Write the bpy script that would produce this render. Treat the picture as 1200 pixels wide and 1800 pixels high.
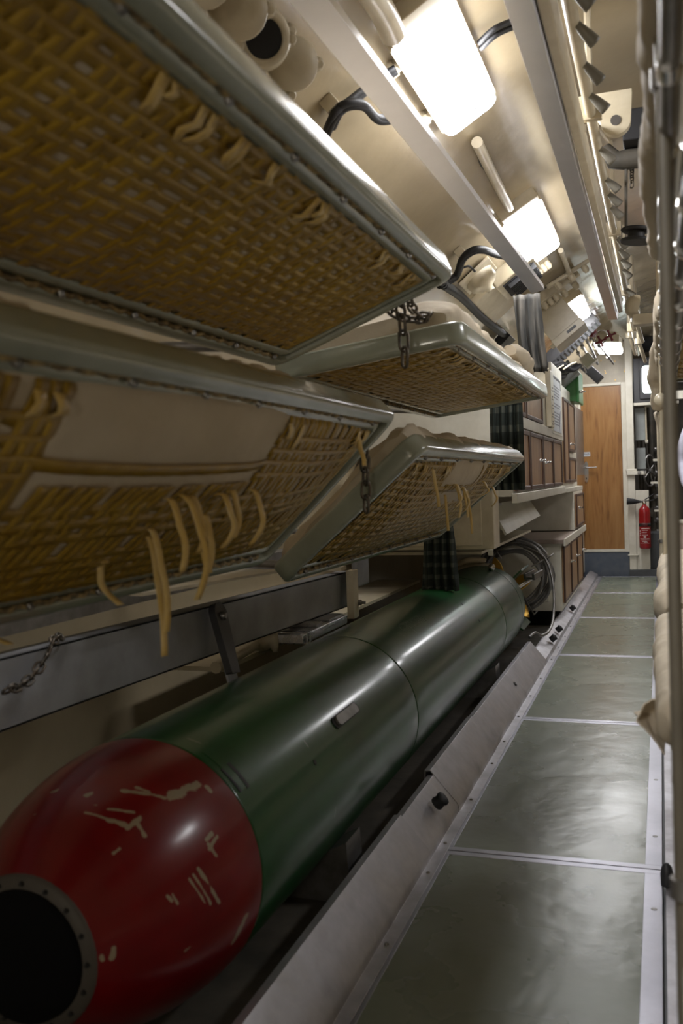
import bpy, math, random
from mathutils import Vector, Matrix, noise
random.seed(7)
PI = math.pi
sc = bpy.context.scene
COL = sc.collection
for o in list(bpy.data.objects): bpy.data.objects.remove(o)

# ------------------------------------------------------------------ camera
LIFT = 1.1                      # eye height above the floor; the scene is laid out around the eye, then lifted
FPX = 1650.0
def V(*a): return Vector(a)
_yc = V(1160-600, 830-900, FPX).normalized()
_up = V(1, -0.035, 0).cross(_yc).normalized()
if _up.y > 0: _up = -_up
_xc = _yc.cross(_up).normalized()
if _xc.x < 0: _xc = -_xc
def ray(x, y):
    c = V(x-600, y-900, FPX)
    return V(c.dot(_xc), c.dot(_yc), c.dot(_up))
def at(x, y, X=None, Y=None, Z=None):
    r = ray(x, y)
    t = X/r.x if X is not None else (Y/r.y if Y is not None else Z/r.z)
    return r*t
def w(c): return V(c.dot(_xc), c.dot(_yc), c.dot(_up))
cr, cu, cf = w(V(1,0,0)), w(V(0,-1,0)), w(V(0,0,1))
cam = bpy.data.cameras.new('camera'); camo = bpy.data.objects.new('camera', cam); COL.objects.link(camo)
camo.matrix_world = Matrix(((cr.x,cu.x,-cf.x,0),(cr.y,cu.y,-cf.y,0),(cr.z,cu.z,-cf.z,LIFT),(0,0,0,1)))
cam.sensor_fit = 'VERTICAL'; cam.sensor_height = 36; cam.lens = 36*FPX/1800
cam.clip_start = .05
cam.dof.use_dof = True; cam.dof.focus_distance = 4.6; cam.dof.aperture_fstop = 4.5
sc.camera = camo
# ------------------------------------------------------------------ light
wd = bpy.data.worlds.new('world'); sc.world = wd; wd.use_nodes = True
wd.node_tree.nodes['Background'].inputs[0].default_value = (.5,.55,.6,1)
wd.node_tree.nodes['Background'].inputs[1].default_value = .05
LAMP = 40.0
sc.view_settings.view_transform = 'Standard'; sc.view_settings.look = 'None'
sc.view_settings.exposure = 0.0; sc.view_settings.gamma = 1; sc.view_settings.use_curve_mapping = False

# ------------------------------------------------------------------ materials
def new_mat(name):
    m = bpy.data.materials.new(name); m.use_nodes = True
    nt = m.node_tree; return m, nt, nt.nodes['Principled BSDF']
def N(nt, t, **k):
    n = nt.nodes.new(t)
    for a, b in k.items():
        if a.startswith('_'): setattr(n, a[1:], b)
        else: n.inputs[a].default_value = b
    return n
def mat(name, col, rough=.5, metal=0, col2=None, nscale=8, bump=0, bscale=60, coat=0, mixlo=.4, mixhi=.65, rvar=0, stretch=None, bdist=.002, spec=None, trans=0):
    m, nt, b = new_mat(name); L = nt.links
    b.inputs['Roughness'].default_value = rough; b.inputs['Metallic'].default_value = metal
    b.inputs['Coat Weight'].default_value = coat; b.inputs['Coat Roughness'].default_value = .08
    if spec is not None: b.inputs['Specular IOR Level'].default_value = spec
    tc = N(nt, 'ShaderNodeTexCoord'); src = tc.outputs['Object']
    if stretch:
        mp = N(nt, 'ShaderNodeMapping', Scale=stretch); L.new(src, mp.inputs[0]); src = mp.outputs[0]
    col = tuple(col)+(1,)
    if col2 is None: col2 = tuple(c*.82 for c in col[:3])
    n = N(nt, 'ShaderNodeTexNoise', Scale=nscale, Detail=5.0, Roughness=.6); L.new(src, n.inputs['Vector'])
    rp = N(nt, 'ShaderNodeValToRGB'); rp.color_ramp.elements[0].position = mixlo; rp.color_ramp.elements[1].position = mixhi
    rp.color_ramp.elements[0].color = tuple(col2)[:3]+(1,); rp.color_ramp.elements[1].color = col
    L.new(n.outputs[0], rp.inputs[0]); L.new(rp.outputs[0], b.inputs['Base Color'])
    if rvar:
        mr = N(nt, 'ShaderNodeMapRange'); mr.inputs[1].default_value=.3; mr.inputs[2].default_value=.7
        mr.inputs[3].default_value = rough+rvar; mr.inputs[4].default_value = rough-rvar
        L.new(n.outputs[0], mr.inputs[0]); L.new(mr.outputs[0], b.inputs['Roughness'])
    if bump:
        n2 = N(nt, 'ShaderNodeTexNoise', Scale=bscale, Detail=4.0); L.new(src, n2.inputs['Vector'])
        bp = N(nt, 'ShaderNodeBump', Strength=bump, Distance=bdist); L.new(n2.outputs[0], bp.inputs['Height']); L.new(bp.outputs[0], b.inputs['Normal'])
    return m
M = {}
M['hull'] = mat('cream hull paint', (.44,.36,.235), .2, col2=(.38,.31,.20), nscale=2.5, bump=.35, bscale=7, bdist=.012, coat=.5)
M['cream'] = mat('cream fitting paint', (.62,.55,.41), .32, col2=(.52,.45,.32), nscale=9, bump=.15, bscale=40)
M['white'] = mat('off-white cabinet paint', (.70,.67,.58), .35, col2=(.60,.57,.48), nscale=6, bump=.08, bscale=30)
M['greenframe'] = mat('grey-green bunk enamel', (.34,.36,.29), .26, col2=(.28,.30,.24), nscale=7, bump=.12, bscale=25, coat=.5)
M['strap'] = mat('amber plastic webbing', (.40,.25,.02), .38, col2=(.28,.165,.012), nscale=14, spec=.5, mixlo=.35)
M['strap_pale'] = mat('pale plastic webbing', (.72,.55,.25), .3, col2=(.62,.42,.12), nscale=14)
M['rope'] = mat('yellowed lacing', (.45,.33,.14), .7, col2=(.14,.10,.05), nscale=60)
M['canvas'] = mat('cream mattress canvas', (.62,.54,.42), .75, col2=(.55,.47,.35), nscale=5, bump=.6, bscale=14, bdist=.008)
M['chain'] = mat('blackened chain steel', (.09,.085,.075), .4, metal=.8, col2=(.16,.13,.10), nscale=50)
M['alu'] = mat('brushed aluminium', (.62,.62,.66), .3, metal=.95, col2=(.48,.48,.50), nscale=5, bump=.2, bscale=50, stretch=(6,.5,6), rvar=.1)
M['worn'] = mat('scuffed aluminium plate', (.60,.595,.64), .42, metal=.8, col2=(.37,.355,.37), nscale=6, bump=.3, bscale=20, rvar=.12, mixlo=.35, mixhi=.7)
M['beam'] = mat('grey painted beam', (.33,.34,.36), .5, metal=.2, col2=(.26,.265,.28), nscale=7, bump=.1)
M['lino'] = mat('olive green deck lino', (.175,.195,.155), .27, col2=(.165,.185,.135), nscale=1.6, bump=.38, bscale=4.5, bdist=.016, rvar=.05, spec=.6, mixlo=.25, mixhi=.8)
M['steel'] = mat('dull steel', (.30,.29,.28), .4, metal=.8, col2=(.2,.19,.18), nscale=14)
M['chrome'] = mat('polished steel', (.75,.75,.76), .15, metal=1)
M['black'] = mat('black rubber', (.012,.012,.014), .6)
M['plug'] = mat('matt black plug', (.004,.004,.005), .9, spec=.15)
M['darkgrey'] = mat('dark grey casing', (.045,.045,.05), .4)
M['greybox'] = mat('grey equipment enamel', (.30,.32,.31), .4)
M['wood'] = None
M['red'] = mat('signal red paint', (.30,.008,.012), .25, coat=.5)
M['redvalve'] = mat('dark red valve paint', (.20,.012,.02), .35)
M['ggreen'] = mat('green equipment enamel', (.07,.28,.08), .35, col2=(.05,.21,.06), nscale=12)
M['brass'] = mat('yellow bronze', (.70,.42,.08), .3, metal=.7)
M['bluegrey'] = mat('blue-grey plinth paint', (.055,.075,.11), .5, col2=(.10,.115,.14), nscale=12, mixhi=.8)
M['plinth'] = mat('dark grey plinth paint', (.07,.075,.08), .5)
M['dim'] = mat('dark brown lagging', (.10,.085,.065), .7, col2=(.05,.045,.035), nscale=5, bump=.4, bscale=12, bdist=.01)
M['paper'] = mat('printed notice paper', (.55,.57,.60), .5)
M['ink'] = mat('grey printed ink', (.13,.13,.15), .6)
M['darksign'] = mat('dark marking', (.02,.02,.02), .5)
M['worktop'] = mat('brown laminate worktop', (.30,.235,.20), .3, col2=(.24,.185,.155), nscale=10)
M['hose'] = mat('grey cable sheath', (.26,.25,.24), .35, col2=(.10,.095,.09), nscale=3)
M['skin'] = mat('skin', (.55,.33,.23), .5)
M['sweater'] = mat('pale lilac sweater', (.50,.50,.60), .8, bump=.4, bscale=120)
M['jacket'] = mat('dark grey vest', (.06,.065,.08), .7)
M['trouser'] = mat('navy trousers', (.012,.013,.03), .8)
M['hair'] = mat('brown hair', (.05,.03,.02), .6)
M['pinkpanel'] = mat('pinkish laminate', (.50,.40,.35), .4)
M['nozzle_grey'] = mat('warm grey rubber', (.20,.185,.15), .5)
M['rail'] = mat('satin aluminium', (.74,.74,.78), .33, metal=.92, col2=(.68,.68,.72), nscale=3)
M['post_paint'] = mat('taupe post paint', (.17,.15,.115), .4)
M['trim_alu'] = mat('flat aluminium trim', (.46,.46,.52), .36, metal=.9, col2=(.38,.38,.43), nscale=5)
M['gasket'] = mat('old gasket grey', (.075,.065,.055), .6)

def wood_mat(name, a, b_, c, scale=(9,9,1.1)):
    m, nt, b = new_mat(name); L = nt.links
    tc = N(nt,'ShaderNodeTexCoord'); mp = N(nt,'ShaderNodeMapping', Scale=scale); L.new(tc.outputs['Object'], mp.inputs[0])
    n1 = N(nt,'ShaderNodeTexNoise', Scale=1.6, Detail=6.0, Distortion=1.4); L.new(mp.outputs[0], n1.inputs['Vector'])
    n2 = N(nt,'ShaderNodeTexNoise', Scale=9.0, Detail=4.0); L.new(mp.outputs[0], n2.inputs['Vector'])
    mx = N(nt,'ShaderNodeMath', _operation='MULTIPLY_ADD'); mx.inputs[1].default_value=.35; L.new(n2.outputs[0], mx.inputs[0]); L.new(n1.outputs[0], mx.inputs[2])
    rp = N(nt,'ShaderNodeValToRGB'); e = rp.color_ramp.elements
    e[0].position=.42; e[0].color=c+(1,); e[1].position=.85; e[1].color=a+(1,)
    k = e.new(.6); k.color = b_+(1,)
    L.new(mx.outputs[0], rp.inputs[0]); L.new(rp.outputs[0], b.inputs['Base Color'])
    b.inputs['Roughness'].default_value=.38
    return m
M['wood'] = wood_mat('warm pine veneer', (.33,.17,.055), (.27,.125,.035), (.13,.055,.014), (7,7,.8))
M['teak'] = wood_mat('teak cabinet veneer', (.42,.255,.125), (.33,.185,.085), (.20,.105,.05), (12,12,1.5))
M['darkwood'] = wood_mat('dark teak moulding', (.07,.03,.018), (.05,.022,.013), (.03,.014,.009))

def lamp_mat(name, s, c=(1,.97,.94)):
    m, nt, b = new_mat(name)
    b.inputs['Base Color'].default_value = (.9,.9,.9,1)
    b.inputs['Emission Color'].default_value = c+(1,); b.inputs['Emission Strength'].default_value = s
    return m
M['diffuser'] = lamp_mat('lit lamp diffuser', LAMP, (.98,.98,1.0))
M['screen'] = lamp_mat('lit screen', 5, (.85,1,.95))

def scratched(name, base, base2, marks, markcol, rough=.22, coat=.6, extra=None, thr=.5):
    """paint with chips: each mark is a capsule (P, Q, half width) in object coordinates, ragged by noise"""
    m = mat(name, base, rough, col2=base2, nscale=6, coat=coat, bump=.12, bscale=9, bdist=.004, spec=.3)
    nt = m.node_tree; L = nt.links; b = nt.nodes['Principled BSDF']; b.inputs['Coat Roughness'].default_value = .16
    ramp = [n for n in nt.nodes if n.type=='VALTORGB'][0]
    tc = [n for n in nt.nodes if n.type=='TEX_COORD'][0]
    geo = tc.outputs['Object']
    nz = N(nt,'ShaderNodeTexNoise', Scale=55.0, Detail=4.0); L.new(geo, nz.inputs['Vector'])
    acc = None
    for P, Q, hw in marks:
        P = Vector(P); Q = Vector(Q); D = Q-P; l2 = max(D.length_squared, 1e-8)
        s = N(nt,'ShaderNodeVectorMath', _operation='SUBTRACT'); L.new(geo, s.inputs[0]); s.inputs[1].default_value = P
        d = N(nt,'ShaderNodeVectorMath', _operation='DOT_PRODUCT'); L.new(s.outputs[0], d.inputs[0]); d.inputs[1].default_value = D/l2
        c = N(nt,'ShaderNodeClamp'); L.new(d.outputs['Value'], c.inputs[0])
        k = N(nt,'ShaderNodeVectorMath', _operation='SCALE'); k.inputs[0].default_value = D; L.new(c.outputs[0], k.inputs['Scale'])
        e = N(nt,'ShaderNodeVectorMath', _operation='DISTANCE'); L.new(s.outputs[0], e.inputs[0]); L.new(k.outputs[0], e.inputs[1])
        q = N(nt,'ShaderNodeMath', _operation='DIVIDE'); L.new(e.outputs['Value'], q.inputs[0]); q.inputs[1].default_value = hw
        if acc is None: acc = q.outputs[0]
        else:
            mn = N(nt,'ShaderNodeMath', _operation='MINIMUM'); L.new(acc, mn.inputs[0]); L.new(q.outputs[0], mn.inputs[1]); acc = mn.outputs[0]
    ad = N(nt,'ShaderNodeMath', _operation='MULTIPLY_ADD'); L.new(nz.outputs[0], ad.inputs[0]); ad.inputs[1].default_value = 2.4; L.new(acc, ad.inputs[2])
    lt = N(nt,'ShaderNodeMapRange'); lt.inputs[1].default_value=2.25; lt.inputs[2].default_value=1.95; lt.inputs[3].default_value=0; lt.inputs[4].default_value=1
    L.new(ad.outputs[0], lt.inputs[0])
    mx = N(nt,'ShaderNodeMix', _data_type='RGBA'); L.new(lt.outputs[0], mx.inputs[0]); L.new(ramp.outputs[0], mx.inputs[6]); mx.inputs[7].default_value = markcol+(1,)
    L.new(mx.outputs[2], b.inputs['Base Color'])
    return m

# ------------------------------------------------------------------ mesh helpers
class MB:
    def __init__(s): s.v=[]; s.f=[]; s.sm=[]; s.cut=[]
    def new(s): s.cut.append((len(s.v),len(s.f))); return s      # starts a new separate piece
    def add(s, vs, fs, smooth=False):
        n=len(s.v); s.v += [Vector(v) for v in vs]; s.f += [tuple(i+n for i in f) for f in fs]; s.sm += [smooth]*len(fs); return s
    def obox(s, c, ax, ay, az, hx, hy, hz):
        c=Vector(c); vs=[c+ax*(i*hx)+ay*(j*hy)+az*(k*hz) for i in(-1,1) for j in(-1,1) for k in(-1,1)]
        return s.add(vs,[(0,1,3,2),(4,6,7,5),(0,4,5,1),(2,3,7,6),(0,2,6,4),(1,5,7,3)])
    def box(s, x0,x1,y0,y1,z0,z1):
        return s.obox(((x0+x1)/2,(y0+y1)/2,(z0+z1)/2),V(1,0,0),V(0,1,0),V(0,0,1),abs(x1-x0)/2,abs(y1-y0)/2,abs(z1-z0)/2)
    def prism(s, pts, a0, a1, smooth=False):           # pts (x,z) extruded along y; a0,a1 numbers
        n=len(pts); vs=[V(p[0],a0,p[1]) for p in pts]+[V(p[0],a1,p[1]) for p in pts]
        s.add(vs,[(i,(i+1)%n,n+(i+1)%n,n+i) for i in range(n)],smooth)
        return s.add(vs,[tuple(range(n-1,-1,-1)),tuple(range(n,2*n))])
    def solid(s, pts, d):                               # planar polygon extruded by vector d
        n=len(pts); vs=[Vector(p) for p in pts]+[Vector(p)+d for p in pts]
        s.add(vs,[(i,(i+1)%n,n+(i+1)%n,n+i) for i in range(n)])
        return s.add(vs,[tuple(range(n-1,-1,-1)),tuple(range(n,2*n))])
    def tube(s, path, r, seg=8, closed=False, smooth=True):
        path=[Vector(p) for p in path]; n=len(path); rs=r if isinstance(r,(list,tuple)) else [r]*n
        T=[]
        for i in range(n):
            a=path[(i-1)%n] if (closed or i>0) else path[i]; b=path[(i+1)%n] if (closed or i<n-1) else path[i]
            T.append((b-a).normalized())
        u=T[0].orthogonal().normalized(); vs=[]
        for i in range(n):
            u=(u-T[i]*u.dot(T[i])); u=u.normalized() if u.length>1e-6 else T[i].orthogonal().normalized()
            q=T[i].cross(u)
            vs+=[path[i]+(u*math.cos(2*PI*k/seg)+q*math.sin(2*PI*k/seg))*rs[i] for k in range(seg)]
        m=n if closed else n-1
        fs=[(i*seg+k,i*seg+(k+1)%seg,((i+1)%n)*seg+(k+1)%seg,((i+1)%n)*seg+k) for i in range(m) for k in range(seg)]
        s.add(vs,fs,smooth)
        if not closed: s.add(vs,[tuple(range(seg-1,-1,-1)),tuple((n-1)*seg+k for k in range(seg))])
        return s
    def lathe(s, prof, o, ax, seg=32, smooth=True, caps=True):  # prof (r,h) along ax
        o=Vector(o); ax=Vector(ax).normalized(); u=ax.orthogonal().normalized(); q=ax.cross(u); vs=[]
        for r,h in prof: vs+=[o+ax*h+(u*math.cos(2*PI*k/seg)+q*math.sin(2*PI*k/seg))*max(r,1e-4) for k in range(seg)]
        n=len(prof)
        s.add(vs,[(i*seg+k,i*seg+(k+1)%seg,(i+1)*seg+(k+1)%seg,(i+1)*seg+k) for i in range(n-1) for k in range(seg)],smooth)
        if caps: s.add(vs,[tuple(range(seg-1,-1,-1)),tuple((n-1)*seg+k for k in range(seg))])
        return s
    def sweep(s, path, prof, A, B, closed=False, smooth=False):
        """path points, profile (a,b) placed with per-point frames A[i],B[i]"""
        n=len(path); m=len(prof); vs=[]
        for i in range(n): vs+=[path[i]+A[i]*a+B[i]*b for a,b in prof]
        k=n if closed else n-1
        s.add(vs,[(i*m+j,i*m+(j+1)%m,((i+1)%n)*m+(j+1)%m,((i+1)%n)*m+j) for i in range(k) for j in range(m)],smooth)
        if not closed: s.add(vs,[tuple(range(m-1,-1,-1)),tuple((n-1)*m+j for j in range(m))])
        return s
    def ribbon(s, path, wd, smooth=True):
        vs=[]
        for i,p in enumerate(path):
            ww=wd[i] if isinstance(wd,list) else wd
            vs+=[Vector(p)-ww/2,Vector(p)+ww/2]
        return s.add(vs,[(2*i,2*i+1,2*i+3,2*i+2) for i in range(len(path)-1)],smooth)
    def grid(s, fn, nu, nv, smooth=True, wrapu=False):
        vs=[fn(i/nu, j/nv) for i in range(nu+(0 if wrapu else 1)) for j in range(nv+1)]
        nn=nu if wrapu else nu+1
        fs=[]
        for i in range(nu):
            for j in range(nv):
                a=i*(nv+1)+j; b=((i+1)%nn)*(nv+1)+j
                fs.append((a,b,b+1,a+1))
        return s.add(vs,fs,smooth)
    def link(s, c, d, side, L, W, r):
        """one chain link centred at c, long axis d, flat in plane d/side"""
        pts=[]; h=L/2-W/2
        for k in range(12):
            a=2*PI*k/12; off=h if math.cos(a)>0 else -h
            pts.append(Vector(c)+d*(math.cos(a)*W/2+off)+side*(math.sin(a)*W/2))
        return s.tube(pts,r,6,closed=True)

def pieces(name, mb, m, parent, **k):
    cuts=mb.cut+[(len(mb.v),len(mb.f))]; out=[]
    for (v0,f0),(v1,f1) in zip(cuts,cuts[1:]):
        if f1<=f0: continue
        q=MB(); q.v=mb.v[v0:v1]; q.f=[tuple(i-v0 for i in f) for f in mb.f[f0:f1]]; q.sm=mb.sm[f0:f1]
        out.append(obj(name,q,m,parent,**k))
    return out
def root_loc(p):
    while p.parent: p=p.parent
    return p['_loc'] if '_loc' in p else (0,0,0)
def obj(name, mb, m, parent=None, bevel=0, solidify=0, subsurf=0, loc=None, seg=2):
    me=bpy.data.meshes.new(name); o=bpy.data.objects.new(name,me); COL.objects.link(o)
    if parent: off=Vector(root_loc(parent))
    else:
        if loc is None:
            xs=[v.x for v in mb.v]; ys=[v.y for v in mb.v]; zs=[v.z for v in mb.v]
            loc=((min(xs)+max(xs))/2,(min(ys)+max(ys))/2,min(zs))
        off=Vector(loc); o['_loc']=tuple(off)
    me.from_pydata([v-off for v in mb.v],[],mb.f); me.update()
    me.polygons.foreach_set('use_smooth',mb.sm)
    me.materials.append(M[m] if isinstance(m,str) else m)
    if parent: o.parent=parent
    else: o.location=off
    if solidify:
        q=o.modifiers.new('thickness','SOLIDIFY'); q.thickness=solidify; q.offset=0
    if bevel:
        q=o.modifiers.new('edge','BEVEL'); q.width=bevel; q.segments=seg; q.limit_method='ANGLE'; q.angle_limit=math.radians(35)
        for p in me.polygons: p.use_smooth=True
        q.harden_normals=False
        w_=o.modifiers.new('normals','WEIGHTED_NORMAL'); w_.keep_sharp=True
    if subsurf:
        q=o.modifiers.new('sub','SUBSURF'); q.levels=subsurf; q.render_levels=subsurf
    return o
def tag(o, label, cat, group=None, kind=None):
    o['label']=label; o['category']=cat
    if group: o['group']=group
    if kind: o['kind']=kind
    return o
def thing(name, label, cat, loc, group=None):
    o=bpy.data.objects.new(name,None); COL.objects.link(o); o.location=loc; o['_loc']=tuple(loc)
    o.empty_display_size=.05
    return tag(o,label,cat,group)
def struct(name, mb, m, parent=None, **k):
    o=obj(name,mb,m,parent,**k); o['kind']='structure'; return o
def dup(root, loc, label):
    r=root.copy(); COL.objects.link(r); r.location=loc; r['_loc']=tuple(loc); r['label']=label
    for ch in list(root.children):
        c=ch.copy(); COL.objects.link(c); c.parent=r
        for g in ch.children:
            d=g.copy(); COL.objects.link(d); d.parent=c
    return r
def smoothpath(pts, n=8):
    pts=[Vector(p) for p in pts]; out=[]
    P=[pts[0]]+pts+[pts[-1]]
    for i in range(1,len(P)-2):
        for k in range(n):
            t=k/n; a,b,c,d=P[i-1],P[i],P[i+1],P[i+2]
            out.append(.5*((2*b)+(c-a)*t+(2*a-5*b+4*c-d)*t*t+(3*b-a-3*c+d)*t**3))
    out.append(pts[-1]); return out
def text_mesh(name, txt, size, m, parent, origin, right, up, ext=.0005):
    cu=bpy.data.curves.new(name,'FONT'); cu.body=txt; cu.size=size; cu.extrude=ext; cu.align_x='CENTER'; cu.align_y='CENTER'
    t=bpy.data.objects.new(name,cu); COL.objects.link(t)
    dg=bpy.context.evaluated_depsgraph_get(); me=bpy.data.meshes.new_from_object(t.evaluated_get(dg)); bpy.data.objects.remove(t)
    nrm=right.cross(up); off=Vector(root_loc(parent))
    for v in me.vertices: c=v.co.copy(); v.co=origin+right*c.x+up*c.y+nrm*c.z-off
    me.materials.clear(); me.materials.append(M[m])
    o=bpy.data.objects.new(name,me); COL.objects.link(o); o.parent=parent; return o

# ------------------------------------------------------------------ the setting: pressure hull, deck, bulkheads
HC=(.5,-.62); HR=2.2; FZ=-1.1
def hull_pt(a, y, R=HR): return V(HC[0]+R*math.cos(a), y, HC[1]+R*math.sin(a))
def hull_hit(x, y, lift=0):
    r=ray(x,y); a=r.x**2+r.z**2; b=-2*(r.x*HC[0]+r.z*HC[1]); R=HR-lift; cc=HC[0]**2+HC[1]**2-R*R
    return r*((-b+math.sqrt(b*b-4*a*cc))/(2*a))
def hull_frame(p):
    n=V(HC[0]-p.x,0,HC[1]-p.z).normalized()        # inward
    t=V(n.z,0,-n.x)                               # along the arc
    if t.x<0: t=-t
    return n,t
Y0,Y1=-1.6,13.2
def arc_shell(a0,a1,y0,y1,R=HR,th=.05,seg=64,ny=2):
    mb=MB()
    mb.grid(lambda u,v: hull_pt(a0+(a1-a0)*u, y0+(y1-y0)*v, R), seg, ny)
    mb.grid(lambda u,v: hull_pt(a1+(a0-a1)*u, y0+(y1-y0)*v, R+th), seg, ny)
    for a in (a0,a1): mb.add([hull_pt(a,y0,R),hull_pt(a,y1,R),hull_pt(a,y1,R+th),hull_pt(a,y0,R+th)],[(0,1,2,3)])
    for y in (y0,y1):
        n=seg; vs=[hull_pt(a0+(a1-a0)*i/n,y,R) for i in range(n+1)]+[hull_pt(a0+(a1-a0)*i/n,y,R+th) for i in range(n+1)]
        mb.add(vs,[(i,i+1,n+2+i,n+1+i) for i in range(n)])
    return mb
aF=math.asin((FZ-.25-HC[1])/HR)
struct('ceiling', arc_shell(math.radians(38),math.radians(142),Y0,Y1),'hull')
struct('wall_left', arc_shell(math.radians(142),PI-aF,Y0,Y1,seg=40),'hull')
struct('wall_right', arc_shell(aF,math.radians(38),Y0,Y1,seg=40),'hull')
mb=MB(); mb.box(-1.7,2.7,Y0,Y1,FZ-.16,FZ-.10); struct('floor',mb,'dim')
def disc_wall(y,th):
    n=48; vs=[hull_pt(2*PI*i/n,y) for i in range(n)]; mb=MB(); mb.solid([v for v in vs if v.z>FZ-.2],V(0,th,0)); return mb
struct('wall_back',disc_wall(Y0,-.05),'cream')
struct('wall_far',disc_wall(Y1,.05),'dim')
# end bulkhead with the door: closed left of the white post
YE=10.5
def bulk(poly, th=.06, y=YE): mb=MB(); mb.solid([V(x,y,z) for x,z in poly],V(0,th,0)); return mb
DL,DR,DB,DT=-.80,-.378,-.811,.945
left=[hull_pt(a,YE) for a in [math.radians(d) for d in range(196,112,-4)]]
lp=[(p.x,p.z) for p in left if p.x<DL-.03]
topz=lambda x: HC[1]+math.sqrt(HR**2-(x-HC[0])**2)
struct('wall_end',bulk([(DL-.03,FZ-.05)]+lp+[(DL-.03,topz(DL-.03))]),'white')
mb=MB(); mb.solid([V(DL-.03,YE,DT+.03),V(DL-.03,YE,topz(DL-.03)),V(-.55,YE,topz(-.55)),V(-.25,YE,topz(-.25)),V(-.25,YE,DT+.03)],V(0,.06,0))
M['lintel']=mat('tan bulkhead paint',(.43,.38,.29),.4)
up=struct('wall_lintel',mb,'lintel')
mb=MB()
for px,py in ((1004+52,634),(1074+6,635),(1098,650),(1097,653),(1063,652),(1064,656),(1081,668)):
    p=at(px,py,Y=YE-.003); mb.new().lathe([(.006,0),(.004,-.008)],p,V(0,1,0),8)
pieces('bolt_head',mb,'brass',up)
mb=MB(); mb.box(DL-.03,DR+.05,YE-.012,YE+.05,FZ-.05,DB-.03); struct('trim_1',mb,'bluegrey')     # painted sill under the door
mb=MB()
mb.box(DL-.03,DL,YE-.02,YE+.05,DB-.03,DT+.03); mb.box(DR,DR+.05,YE-.02,YE+.05,DB-.03,DT+.03)
mb.box(DL,DR,YE-.02,YE+.05,DT,DT+.03); mb.box(DL,DR,YE-.02,YE+.05,DB-.03,DB)
struct('trim_2',mb,'white',bevel=.004)                                                            # door frame
door=MB(); door.box(DL+.002,DR-.002,YE-.004,YE+.03,DB+.002,DT-.002); door=struct('door_1',door,'wood')
hb=MB(); c=V(-.757,YE-.008,.03)
pl=[]
for k in range(24):
    a=2*PI*k/24; pl.append(V(c.x+.024*math.cos(a),c.y,c.z+.115*(1 if math.sin(a)>0 else -1)*abs(math.sin(a))**.7))
hb.solid(pl,V(0,-.006,0)); hp=obj('handle_plate',hb,'chrome',door)
hb=MB(); hb.tube(smoothpath([(c.x,YE-.012,.075),(c.x,YE-.05,.075),(c.x+.03,YE-.056,.076),(c.x+.115,YE-.056,.078)],5),.009,10)
obj('door_handle',hb,'chrome',hp)
hb=MB(); hb.box(c.x-.004,c.x+.004,YE-.016,YE-.013,-.05,-.03); obj('keyhole',hb,'darksign',hp)
sg=MB(); sg.box(-.79,-.712,YE-.009,YE-.004,.198,.245); sg=obj('push_sign',sg,'paper',door)
text_mesh('sign_text','Push',.034,'darksign',door,V(-.751,YE-.0095,.222),V(1,0,0),V(0,0,1))

# white post right of the door
mb=MB(); mb.box(-.330,-.257,YE-.05,YE+.04,-1.03,topz(-.3)); 
mb.box(-.345,-.235,YE-.07,YE-.03,.02,.045); mb.box(-.345,-.235,YE-.07,YE-.03,-.88,-.865)
struct('trim_3',mb,'white',bevel=.004)
mb=MB(); mb.box(-.335,.05,YE-.07,YE+.03,FZ-.02,-1.03); struct('trim_4',mb,'plinth',bevel=.003)

# ------------------------------------------------------------------ deck panels
ys=[-.46,1.12,2.70,4.28,5.86,7.43,9.0,10.43]
names=['olive deck panel at the very bottom, before the first metal seam','olive deck panel filling the foreground with a crumpled sheen beside the torpedo nose','second olive deck panel from the foreground, beside the black rubber bumper',
 'third olive deck panel from the foreground, beside the overlapping curb plates','fourth olive deck panel, beside the torpedo tail','fifth olive deck panel, in front of the coiled cable','sixth olive deck panel, beside the low wooden-door cabinet','last olive deck panel, in front of the wooden door']
for i in range(7):
    a,b=ys[i],ys[i+1]
    cx=-.34
    t=thing('deck_hatch',names[i],'deck panel',(cx,(a+b)/2,FZ-.02),'olive deck panels along the aisle')
    mb=MB(); mb.box(-.612,-.066,a+.03,b-.03,FZ-.012,FZ); obj('lino_surface',mb,'lino',t)
    tr=MB()
    tr.box(-.70,.0,a+.003,a+.03,FZ-.014,FZ+.001); tr.box(-.70,.0,b-.03,b-.003,FZ-.014,FZ+.001)
    tr.box(-.70,-.612,a+.03,b-.03,FZ-.014,FZ+.001); tr.box(-.066,-.02,a+.03,b-.03,FZ-.014,FZ+.001)
    obj('edge_trim',tr,'trim_alu',t,bevel=.001)
    sb=MB()
    for yy in (a+.25,a+.8,b-.25):
        sb.new().lathe([(.009,0),(.007,.002)],V(-.04,yy,FZ),V(0,0,1),10); sb.new().lathe([(.006,0),(.005,.003)],V(-.63,yy+.1,FZ),V(0,0,1),10)
    pieces('screw',sb,'steel',t)
    mb=MB(); mb.box(-.7,0,a+.002,b-.002,FZ-.10,FZ-.0145); obj('deck_tray',mb,'plinth',t)
t=tag(obj('deck_plate',MB().box(-.012,.75,Y0+.05,YE-.1,FZ-.09,FZ-.002),'worn',bevel=.001),'worn metal deck plate under the right-hand bunks','deck plate')

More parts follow.
